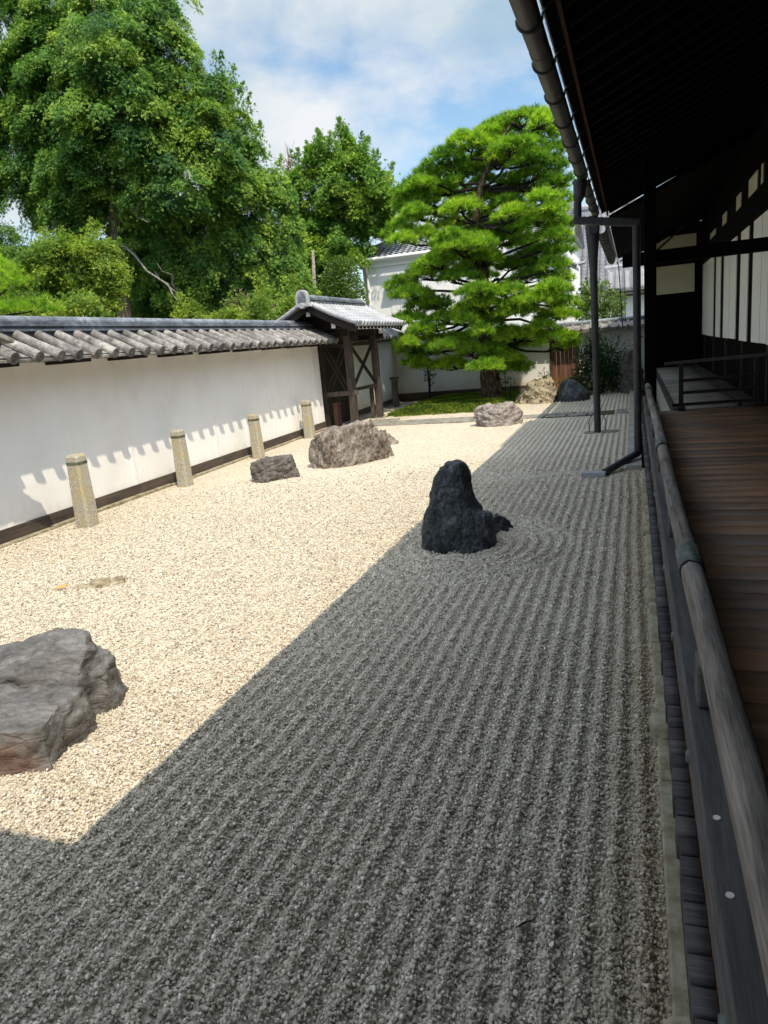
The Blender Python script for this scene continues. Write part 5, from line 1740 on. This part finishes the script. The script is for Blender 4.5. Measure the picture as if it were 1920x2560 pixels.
# low golden cypress bushes behind the wall, left
YD = 21.0
tb = atD(170, 660, YD); tb_ = np.array([tb[0], YD, 0])
T4 = tree('cypress_bush', 'yellow green bushy cypress behind the wall below the huge cypress', 'shrub', tuple(tb_))
b = MB(); b.tube([tb_, atD(172, 640, YD), atD(165, 560, YD)], [0.16, 0.12, 0.05], 8); b.build('trunk', M['bark_cypress'], T4)
conifer_crown('crown', [(150, 530, 60, 28), (110, 560, 60, 35), (200, 570, 55, 38), (150, 610, 90, 45), (235, 620, 35, 40), (90, 630, 60, 50), (170, 660, 100, 35)], YD, M['leaf_golden'], T4, r1_, tb_[:2], 30, 40, 0.25, 0.8, 0.15, 0.0)
tb = atD(25, 560, YD + 4); tb_ = np.array([tb[0], YD + 4, 0])
T5 = tree('cypress_bush', 'greyish green conifer bush at far left edge below the sky gap', 'shrub', tuple(tb_))
b = MB(); b.tube([tb_, atD(25, 560, YD + 4), atD(20, 530, YD + 4)], [0.16, 0.1, 0.04], 8); b.build('trunk', M['bark_cypress'], T5)
conifer_crown('crown', [(20, 525, 42, 28), (40, 560, 45, 30), (5, 600, 50, 60), (60, 650, 70, 40)], YD + 4, M['leaf_cypress'], T5, r1_, tb_[:2], 30, 36, 0.26, 0.8, 0.15, 0.0)
tb = atD(590, 670, 24.0); tb_ = np.array([tb[0], 24.0, 0])
T6 = tree('cypress_bush', 'low yellow green cypress just left of the gate roof', 'shrub', tuple(tb_))
b = MB(); b.tube([tb_, atD(590, 690, 24.0), atD(588, 655, 24.0)], [0.14, 0.1, 0.04], 8); b.build('trunk', M['bark_cypress'], T6)
conifer_crown('crown', [(590, 660, 38, 25), (620, 645, 25, 20), (560, 680, 30, 18)], 24.0, M['leaf_golden'], T6, r1_, tb_[:2], 34, 36, 0.22, 0.8, 0.2, 0.0)
tb = atD(440, 680, 24.0); tb_ = np.array([tb[0], 24.0, 0])
T7 = tree('cypress_bush', 'low golden clipped cypress peeping over the wall at mid length', 'shrub', tuple(tb_))
b = MB(); b.tube([tb_, atD(440, 700, 24.0), atD(440, 680, 24.0)], [0.14, 0.1, 0.04], 8); b.build('trunk', M['bark_cypress'], T7)
conifer_crown('crown', [(440, 672, 45, 20), (490, 678, 35, 15), (400, 672, 25, 15)], 24.0, M['leaf_golden'], T7, r1_, tb_[:2], 34, 36, 0.20, 0.8, 0.1, 0.05)


def leaf_cloud(name, blobs, n_per, size, mat, parent, rng, world=True, width=0.28, tint=(0.5, 0.2), shell=0.55):
    VV, TT = [], []
    for (c, r_) in blobs:
        c, r_ = np.array(c, float), np.array(r_, float)
        n = int(n_per * (r_[0] * r_[2] + r_[1] * r_[2] + r_[0] * r_[1]) / 3)
        u = rng.normal(0, 1, (n, 3)); u /= np.linalg.norm(u, axis=1, keepdims=True)
        rad = (rng.uniform(shell ** 3, 1.0, n) ** (1 / 3)) * (1 + 0.18 * np.sin(u[:, 0] * 5 + c[0]) * np.sin(u[:, 2] * 6 + c[1]))
        p = c + u * r_ * rad[:, None]
        d = u * 0.8 + rng.normal(0, 0.55, (n, 3)) + np.array([0, 0, -0.1]); d /= np.linalg.norm(d, axis=1, keepdims=True)
        uu = np.array([0, 0, 0.9]) + rng.normal(0, 0.5, (n, 3)); uu -= d * np.sum(uu * d, 1, keepdims=True); uu /= np.linalg.norm(uu, axis=1, keepdims=True)
        v, _f = fan_sprays(p, d, uu, size * rng.uniform(0.7, 1.25, n), 1, 0.0, width, rng)
        VV.append(v)
        TT.append(np.tile(np.clip(rng.normal(tint[0], tint[1], n), 0, 1)[:, None], (1, 4)).ravel())
    V = np.concatenate(VV)
    return npmesh(name, V, np.arange(len(V)).reshape(-1, 4), mat, parent, {'tint': np.concatenate(TT)})


def blobD(x, y, rx, ry, Y, dy=0.8):
    c = atD(x, y, Y)
    sc = np.linalg.norm(atD(x + 1, y, Y) - c)
    return (c, (rx * sc, rx * sc * dy, ry * sc))


# round clipped evergreen beside the storehouse
c_, r_ = blobD(738, 612, 46, 50, 32.0)
T8 = tree('round_shrub', 'rounded broadleaf evergreen between the gate roof and white storehouse', 'shrub', (c_[0], 32.0, 0))
b = MB(); b.tube([(c_[0], 32.0, 0), (c_[0], 32.0, c_[2])], [0.12, 0.05], 8); b.build('trunk', M['bark_twig'], T8)
leaf_cloud('crown', [(c_, r_), blobD(715, 640, 28, 35, 31.6), blobD(760, 640, 30, 40, 31.6), blobD(740, 575, 25, 20, 31.8)], 2600, 0.15, M['leaf_broad'], T8, r1_, width=0.30, tint=(0.42, 0.2))
# young broadleaf tree behind the back wall, right
T9 = tree('leafy_tree', 'small glossy leaved tree over the back wall behind the iron column', 'tree', (-1.3, 29.5, 0))
b = MB(); b.tube([(-1.3, 29.5, 0), (-1.3, 29.5, 2.4), (-1.15, 29.5, 3.3)], [0.06, 0.05, 0.02], 8)
for q in ((-2.0, 29.4, 3.0), (-0.6, 29.4, 3.0), (-1.7, 29.4, 3.6), (-0.8, 29.5, 3.7)):
    b.tube([(-1.3, 29.5, 2.3), q], [0.03, 0.012], 6)
b.build('trunk', M['bark_pale'], T9)
leaf_cloud('crown', [((-1.25, 29.4, 3.25), (0.55, 0.5, 0.55)), ((-1.95, 29.4, 3.05), (0.42, 0.4, 0.40)), ((-0.65, 29.4, 3.0), (0.42, 0.4, 0.42)), ((-1.5, 29.3, 2.7), (0.6, 0.4, 0.35)), ((-0.7, 29.3, 2.6), (0.4, 0.4, 0.35)), ((-1.6, 29.5, 3.6), (0.25, 0.25, 0.3))],
           2000, 0.20, M['leaf_broad'], T9, r1_, width=0.22, tint=(0.55, 0.22), shell=0.2)
# shrubs in the shade before the back wall
T10 = tree('leafy_shrub', 'dark leafy shrub in shade before the back wall right of the door', 'shrub', (-1.1, 24.7, 0))
b = MB()
for i in range(14):
    a_ = r1_.uniform(0, 6.28); l_ = r1_.uniform(0.3, 0.9)
    b.tube([(-1.1 + 0.15 * math.cos(a_), 24.7 + 0.15 * math.sin(a_), 0), (-1.1 + l_ * .6 * math.cos(a_), 24.7 + l_ * .6 * math.sin(a_), 1.0), (-1.0 + l_ * math.cos(a_), 24.7 + l_ * math.sin(a_), 1.8)], [0.018, 0.014, 0.006], 5)
b.build('stem', M['bark_twig'], T10)
leaf_cloud('crown', [((-1.15, 24.5, 0.55), (0.75, 0.6, 0.55)), ((-1.2, 24.6, 1.05), (0.6, 0.5, 0.5)), ((-1.15, 24.7, 1.5), (0.36, 0.35, 0.45)), ((-0.5, 24.6, 0.5), (0.4, 0.4, 0.5)), ((-1.75, 24.2, 0.3), (0.35, 0.35, 0.35)), ((-0.75, 24.4, 1.0), (0.5, 0.4, 0.5))], 3600, 0.13, M['leaf_dark'], T10, r1_, width=0.3, tint=(0.5, 0.2), shell=0.2)
leaf_cloud('spray', [((-0.55, 24.9, 1.62), (0.40, 0.3, 0.28)), ((-0.2, 25.0, 1.25), (0.22, 0.25, 0.22)), ((-1.55, 24.7, 1.3), (0.25, 0.25, 0.3))], 420, 0.13, M['leaf_dark'], T10, r1_, width=0.22, tint=(0.6, 0.2), shell=0.0)
# creeper stem by the corner post
T11 = tree('creeper', 'thin dark creeper covered stem against the shaded corner of the back wall', 'plant', (-7.05, 25.4, 0))
b = MB(); b.tube([(-7.05, 25.4, 0), (-7.02, 25.4, 0.8), (-7.06, 25.4, 1.5)], [0.05, 0.04, 0.03], 8); b.build('stem', M['bark_twig'], T11)
leaf_cloud('leaves', [((-7.0, 25.35, 1.1), (0.20, 0.16, 0.5))], 5000, 0.09, M['leaf_dark'], T11, r1_, shell=0.1)
# seedlings by the pitted rock
for (x, y, h, lab, mm) in ((-2.82, 24.6, 0.95, 'tall sprouting seedling in sun behind the pitted rock', 'leaf_broad'), (-3.75, 23.2, 0.75, 'thin leafy seedling at the left end of the pitted rock', 'leaf_dark'),
                           (-4.05, 24.0, 0.85, 'wispy shaded seedling right of the pine trunk', 'leaf_dark'), (-2.15, 23.9, 0.72, 'low bright weeds at the foot of the brown door', 'leaf_golden'), (-2.6, 23.3, 0.78, 'bright yellow green fern on top of the pitted rock', 'leaf_golden')):
    P_ = thing('seedling', lab, 'plant', (x, y, 0))
    b = MB(); b.tube([(x, y, 0), (x + 0.03, y, h * 0.6), (x, y, h)], [0.012, 0.009, 0.004], 5); b.build('stem', M['bark_twig'], P_)
    leaf_cloud('leaves', [((x, y, h * 0.82), (0.20, 0.2, 0.14)), ((x + 0.05, y, h * 0.55), (0.16, 0.16, 0.12))], 900, 0.12, M[mm], P_, r1_, width=0.3, tint=(0.6, 0.2), shell=0.0)
# bare twiggy tree against the sky, dry bamboo over the wall
tb = atD(628, 400, 38.0)
T12 = tree('bare_tree', 'leafless pinkish grey twiggy treetop between the two tall conifers', 'tree', (tb[0], 38.0, 0))
b = MB(); b.tube([(tb[0], 38, 0), atD(628, 400, 38), atD(622, 350, 38)], [0.12, 0.07, 0.03], 7)
for i in range(60):
    a0 = atD(626 + r1_.uniform(-3, 3), r1_.uniform(350, 420), 38 + r1_.uniform(-.6, .6))
    a1 = a0 + np.array([r1_.normal(0, 0.55), r1_.normal(0, 0.4), r1_.uniform(0.3, 1.1)])
    b.tube(curve_pts(a0, a1, 4, 0.05, r1_), [0.025, 0.018, 0.012, 0.006], 4)
b.build('branch', M['bark_bare'] if 'bark_bare' in M else bark_mat('bare_twig_bark', (0.22, 0.15, 0.13), (0.45, 0.34, 0.30), 9), T12)
tb = atD(520, 672, 25.0)
T13 = tree('dry_bamboo', 'clump of dry straw coloured bamboo above the wall left of the gate', 'plant', (tb[0], 25.0, 0))
b = MB()
for i in range(10):
    x = tb[0] + r1_.uniform(-.5, .5)
    b.tube([(x, 25, 0), (x + r1_.normal(0, .1), 25, tb[2] + r1_.uniform(.1, .7))], [0.02, 0.008], 5)
b.build('stem', M['leaf_dry'], T13)
leaf_cloud('leaves', [blobD(520, 660, 30, 25, 25.0)], 700, 0.22, M['leaf_dry'], T13, r1_, width=0.10, shell=0.0)
# dense undergrowth far behind, a single dark mass
bl = []
for x in np.linspace(-90, 640, 16):
    c_, r_ = blobD(x, 655 + r1_.uniform(-25, 10), 50, 75, 40.0)
    bl.append((c_, r_))
o_ = leaf_cloud('distant_woods', bl, 330, 0.55, M['leaf_dark'], None, r1_, width=0.35, tint=(0.5, 0.25), shell=0.4)
tag(o_, 'dark mass of far woodland filling the gaps under the tall trees', 'woods', kind='stuff')


# ---------------------------------------------------------------- cloud-pruned pine
def needle_pads(pads, rng, tufts, nn, length, width):
    """pads: (centre, (rx, ry, rz)); dense tufts of needles on the upper side of each pad"""
    VV, TT = [], []
    for (c, r_) in pads:
        c, r_ = np.array(c, float), np.array(r_, float)
        n = max(6, int(tufts * r_[0] * r_[1] / 0.30))
        th = rng.uniform(0, 6.283, n); q = np.sqrt(rng.random(n))
        rag = 1 + 0.22 * np.sin(th * 3 + c[0] * 5) + rng.normal(0, 0.08, n)
        x, y = q * np.cos(th) * rag, q * np.sin(th) * rag
        zt = np.sqrt(np.clip(1 - q * q, 0, 1))
        z = zt * rng.uniform(0.25, 1.05, n) - 0.35 * q ** 2 + 0.22 * np.sin(x * 5 + c[1]) * np.sin(y * 5 + c[0])
        P_ = c + np.stack([x * r_[0], y * r_[1], z * r_[2]], 1)
        ax = np.stack([x * 0.9, y * 0.9, 0.55 + 0.5 * (1 - q)], 1) + rng.normal(0, 0.25, (n, 3))
        ax /= np.linalg.norm(ax, axis=1, keepdims=True)
        bt = np.clip(rng.normal(0.5, 0.15) + rng.normal(0, 0.24, n), 0, 1)
        A = np.repeat(ax, nn, 0)
        d = A * rng.uniform(0.3, 1.0, (n * nn, 1)) + rng.normal(0, 0.42, (n * nn, 3))
        d /= np.linalg.norm(d, axis=1, keepdims=True)
        L = length * rng.uniform(0.7, 1.2, (n * nn, 1))
        s_ = np.cross(d, rng.normal(0, 1, (n * nn, 3))); s_ /= np.linalg.norm(s_, axis=1, keepdims=True)
        B = np.repeat(P_, nn, 0)
        v = np.stack([B - s_ * width * 0.6, B + s_ * width * 0.6, B + d * L + s_ * width * 0.12], 1)
        VV.append(v.reshape(-1, 3))
        TT.append(np.repeat(np.clip(np.repeat(bt, nn) + rng.normal(0, 0.08, n * nn), 0, 1), 3))
    V = np.concatenate(VV)
    return V, np.concatenate(TT)


def zp(x, y, Y):
    return atY(900 + x / 2.765, 250 + y / 2.765, Y)


YP = 23.5
r2_ = np.random.default_rng(23)
PINE = thing('pine_tree', 'large cloud pruned pine with layered bright green pads', 'tree', (-4.4, YP, 0))
PADS = [(1130, 130, 130, 50), (1280, 150, 90, 65), (960, 190, 120, 55), (1290, 230, 100, 55), (720, 290, 110, 60), (860, 320, 130, 55), (1080, 320, 140, 48), (590, 400, 110, 58), (1330, 350, 90, 55),
        (960, 420, 140, 50), (1180, 400, 110, 55), (470, 520, 100, 58), (1370, 450, 70, 55), (650, 490, 130, 55), (1250, 440, 90, 48), (360, 610, 110, 56), (560, 620, 140, 55), (1150, 540, 140, 52), (1360, 560, 90, 55),
        (850, 680, 150, 52), (1040, 640, 120, 55), (690, 740, 120, 50), (380, 700, 120, 55), (1290, 600, 90, 48), (420, 800, 140, 50), (280, 900, 95, 60), (450, 930, 90, 55), (1380, 690, 80, 60), (1060, 780, 110, 48),
        (1260, 830, 150, 55), (1230, 700, 90, 48), (850, 920, 150, 50), (620, 950, 110, 55), (1040, 960, 130, 55), (720, 1010, 170, 48), (1360, 880, 80, 55), (1390, 990, 60, 46), (1250, 1050, 120, 55), (850, 1100, 120, 55),
        (1080, 1130, 120, 48), (500, 1130, 110, 55), (1340, 1140, 90, 60), (420, 1200, 105, 65), (280, 1270, 90, 60), (680, 1210, 120, 50), (1180, 1220, 115, 52), (1380, 1230, 70, 60), (820, 1310, 115, 38), (1010, 1320, 115, 45),
        (370, 1340, 115, 52), (1330, 1320, 105, 55), (460, 1400, 135, 50), (1180, 1380, 145, 50), (850, 1410, 135, 42), (730, 1460, 115, 42), (1400, 1400, 85, 55), (1080, 1460, 135, 46), (350, 1510, 115, 52), (560, 1510, 95, 46),
        (1350, 1490, 125, 46), (870, 1500, 95, 38), (440, 1580, 105, 46), (840, 1590, 70, 42), (640, 1660, 125, 52), (380, 1620, 80, 46), (1120, 1620, 145, 46), (1350, 1640, 125, 46), (930, 1680, 105, 50), (1440, 1690, 65, 46),
        (450, 1740, 105, 46), (760, 1730, 85, 52), (390, 1810, 85, 38), (980, 1780, 115, 52), (620, 1830, 115, 52), (870, 1835, 105, 38), (1090, 1830, 75, 38), (330, 1720, 65, 46)]
TR = [(915, 2110), (905, 1980), (895, 1880), (872, 1700), (858, 1500), (850, 1300), (842, 1100), (800, 860), (835, 600), (900, 420), (990, 260), (1050, 160)]
TRp = [zp(x, y, YP) for x, y in TR]
TRp[0][2] = -0.05
TRr = [0.40, 0.335, 0.30, 0.26, 0.235, 0.21, 0.18, 0.13, 0.10, 0.075, 0.05, 0.03]
b = MB()
dense, dr_ = [], []
for i in range(len(TRp) - 1):
    for f in np.linspace(0, 1, 7)[:-1]:
        dense.append(TRp[i] + (TRp[i + 1] - TRp[i]) * f); dr_.append(TRr[i] + (TRr[i + 1] - TRr[i]) * f)
b.tube(dense, dr_, 22, wob=0.09)
b.build('trunk', M['bark_pine'], PINE)
pads = []
bb = MB()
for (x, y, rx, ry) in PADS:
    sc_ = 1 / 2.765 * YP / 1700.0
    cxp = zp(x, y, YP)
    # distance of the pad from the stem at its height
    k_ = min(range(len(TR)), key=lambda i: abs(TR[i][1] - y))
    dxr = (x - TR[k_][0]) * sc_
    R_ = 2.75 * (0.62 + 0.38 * min(1, max(0, (y - 100) / 700)))
    dep = math.sqrt(max(0.05, R_ * R_ - dxr * dxr))
    off = -dep * r2_.uniform(0.05, 0.75) if r2_.random() < (0.68 if y < 1450 else 0.9) else dep * r2_.uniform(0.0, 0.6)
    Yp_ = YP + off
    c = zp(x, y + 10, Yp_)
    s2 = 1 / 2.765 * Yp_ / 1700.0
    r_ = np.array([rx * s2 * 1.06, rx * s2 * 0.95, ry * s2 * 1.05])
    pads.append((c, r_))
    ty = min(2000, y + (r2_.uniform(60, 200) if y < 1400 else r2_.uniform(-120, 10)))
    kk = max(range(len(TR)), key=lambda i: -abs(TR[i][1] - ty))
    a0 = TRp[kk]
    mid = (a0 + c) / 2 + np.array([0, 0, r2_.uniform(-0.30, -0.05)])
    end = c - np.array([0, 0, r_[2] * 0.45])
    cp = [a0, a0 * 0.6 + mid * 0.4 + r2_.normal(0, .06, 3), mid + r2_.normal(0, .08, 3), mid * 0.4 + end * 0.6 + r2_.normal(0, .07, 3), end]
    bb.tube(cp, [0.06, 0.048, 0.040, 0.032, 0.02], 7)
    for _ in range(6):
        a_ = r2_.uniform(0, 6.283)
        e_ = c + np.array([math.cos(a_) * r_[0] * 0.75, math.sin(a_) * r_[1] * 0.75, r2_.uniform(-0.25, 0.25) * r_[2]])
        bb.tube(curve_pts(cp[3], e_, 4, 0.04, r2_), [0.022, 0.018, 0.013, 0.006], 5)
bb.build('branch', M['bark_twig'], PINE)
for i in range(44):
    y = r2_.uniform(150, 1750)
    k_ = min(range(len(TR)), key=lambda j: abs(TR[j][1] - y))
    c = zp(TR[k_][0] + r2_.uniform(-420, 420) * (0.5 + 0.5 * y / 1800), y, YP + r2_.uniform(0.2, 2.2))
    pads.append((c, np.array([0.45, 0.42, 0.16])))
for i in range(34):
    x0, y0, rx0, ry0 = PADS[r2_.integers(8, len(PADS))]
    Yq = YP + r2_.uniform(-1.9, 0.2)
    pads.append((zp(x0 + r2_.uniform(-60, 60) - (40 if x0 > 1250 else 0), y0 + r2_.uniform(30, 80), Yq), np.array([0.42, 0.38, 0.19]) * r2_.uniform(0.7, 1.05)))
V, TTn = needle_pads(pads, r2_, 170, 22, 0.19, 0.017)
npmesh('crown', V, np.arange(len(V)).reshape(-1, 3), M['needle'], PINE, {'tint': TTn})

# corner of another pine at the far left, beyond the wall
YE = 15.0
tb = atD(-60, 700, YE)
P2 = thing('pine_tree', 'bright pine pads peeping over the wall at the far left edge', 'tree', (tb[0], YE, 0))
b = MB(); b.tube([(tb[0], YE, 0), atD(-60, 690, YE), atD(-50, 560, YE)], [0.14, 0.1, 0.04], 8)
b.tube(curve_pts(atD(-58, 660, YE), atD(15, 625, YE), 5, .03, r2_), [0.05, .045, .04, .03, .02], 6)
b.tube(curve_pts(atD(-58, 700, YE), atD(70, 672, YE), 5, .03, r2_), [0.05, .045, .04, .03, .02], 6)
b.build('trunk', M['bark_twig'], P2)
pp = []
for (x, y, rx, ry) in ((5, 605, 45, 32), (-30, 640, 40, 20), (40, 612, 25, 20), (60, 668, 50, 14), (110, 674, 22, 8), (10, 672, 50, 14), (90, 655, 25, 12), (-20, 580, 40, 25)):
    c_, r_ = blobD(x, y, rx, ry, YE + r2_.uniform(-.2, .3), 0.8)
    pp.append((c_, r_))
V, TTn = needle_pads(pp, r2_, 120, 26, 0.13, 0.007)
npmesh('crown', V, np.arange(len(V)).reshape(-1, 3), M['needle'], P2, {'tint': TTn})

# ---------------------------------------------------------------- moss bed under the pine
mx, my = np.meshgrid(np.linspace(-8.2, -2.3, 60), np.linspace(20.0, 26.0, 60))
mz = moss_h(mx, my) - 0.02 + 0.025 * hnoise(mx, my, 3.1) * (moss_h(mx, my) > 0.02)
ix = np.arange(3600).reshape(60, 60)
mo = npmesh('moss_bed', np.stack([mx, my, mz], -1).reshape(-1, 3), np.stack([ix[:-1, :-1], ix[:-1, 1:], ix[1:, 1:], ix[1:, :-1]], -1).reshape(-1, 4),
            plain('moss_soil', (0.045, 0.065, 0.014), (0.15, 0.16, 0.03), 3.0, 0.95, 0.1, 0.5), smooth=True)
tag(mo, kind='structure')
n = 26000
mxy = np.column_stack([r2_.uniform(-8.1, -2.4, n), 20.05 + 5.8 * r2_.random(n) ** 1.3])
hh = moss_h(mxy[:, 0], mxy[:, 1])
k_ = hh > r2_.uniform(0.004, 0.06, n)
mxy, hh = mxy[k_], hh[k_]
n = len(mxy)
p = np.column_stack([mxy, hh - 0.01])
d = np.column_stack([r2_.normal(0, 0.5, n), r2_.normal(0, 0.5, n), np.ones(n)]); d /= np.linalg.norm(d, axis=1, keepdims=True)
uu = r2_.normal(0, 1, (n, 3)); uu -= d * np.sum(uu * d, 1, keepdims=True); uu /= np.linalg.norm(uu, axis=1, keepdims=True)
v, f_ = fan_sprays(p, d, uu, r2_.uniform(0.05, 0.12, n), 2, 0.8, 0.22, r2_)
tt = np.clip(0.45 + 0.35 * hnoise(mxy[:, 0], mxy[:, 1], 2.0) + r2_.normal(0, 0.12, n), 0, 1)
tag(npmesh('moss_growth', v, f_, M['leaf_moss'], None, {'tint': np.repeat(tt, 8)}), 'short green moss and grass under the pine', 'moss', kind='stuff')

# small bits lying on the gravel
b = MB()
cx_, cy_ = -0.12, 1.33
for i in range(7):
    a_ = i * 0.9; l_ = 0.016
    b.add([(cx_, cy_, .03), (cx_ + l_ * math.cos(a_) - .004 * math.sin(a_), cy_ + l_ * math.sin(a_), .042), (cx_ + 1.7 * l_ * math.cos(a_), cy_ + 1.7 * l_ * math.sin(a_), .034), (cx_ + l_ * math.cos(a_) + .006 * math.sin(a_), cy_ + l_ * math.sin(a_) - .006 * math.cos(a_), .042)], [(0, 1, 2, 3)])
mt, t_ = new_mat('fresh_sprout_leaf'); finish(t_, (0.22, 0.32, 0.02), 0.6)
o_ = b.build('sprout', mt); sf = o_.modifiers.new('t', 'SOLIDIFY'); sf.thickness = 0.0015
tag(o_, 'tiny yellow green sprout growing in the nearest gravel by the kerb', 'sprout')
b = MB(); b.add([(-0.42, 2.12, .035), (-0.39, 2.14, .05), (-0.35, 2.17, .045), (-0.385, 2.165, .036)], [(0, 1, 2, 3)])
o_ = b.build('fallen_leaf', M['leaf_orange'] if False else M['wood_floor']); sf = o_.modifiers.new('t', 'SOLIDIFY'); sf.thickness = 0.002
tag(o_, 'single dark brown fallen leaf on the shaded raked gravel', 'leaf')
bpy.context.view_layer.update()
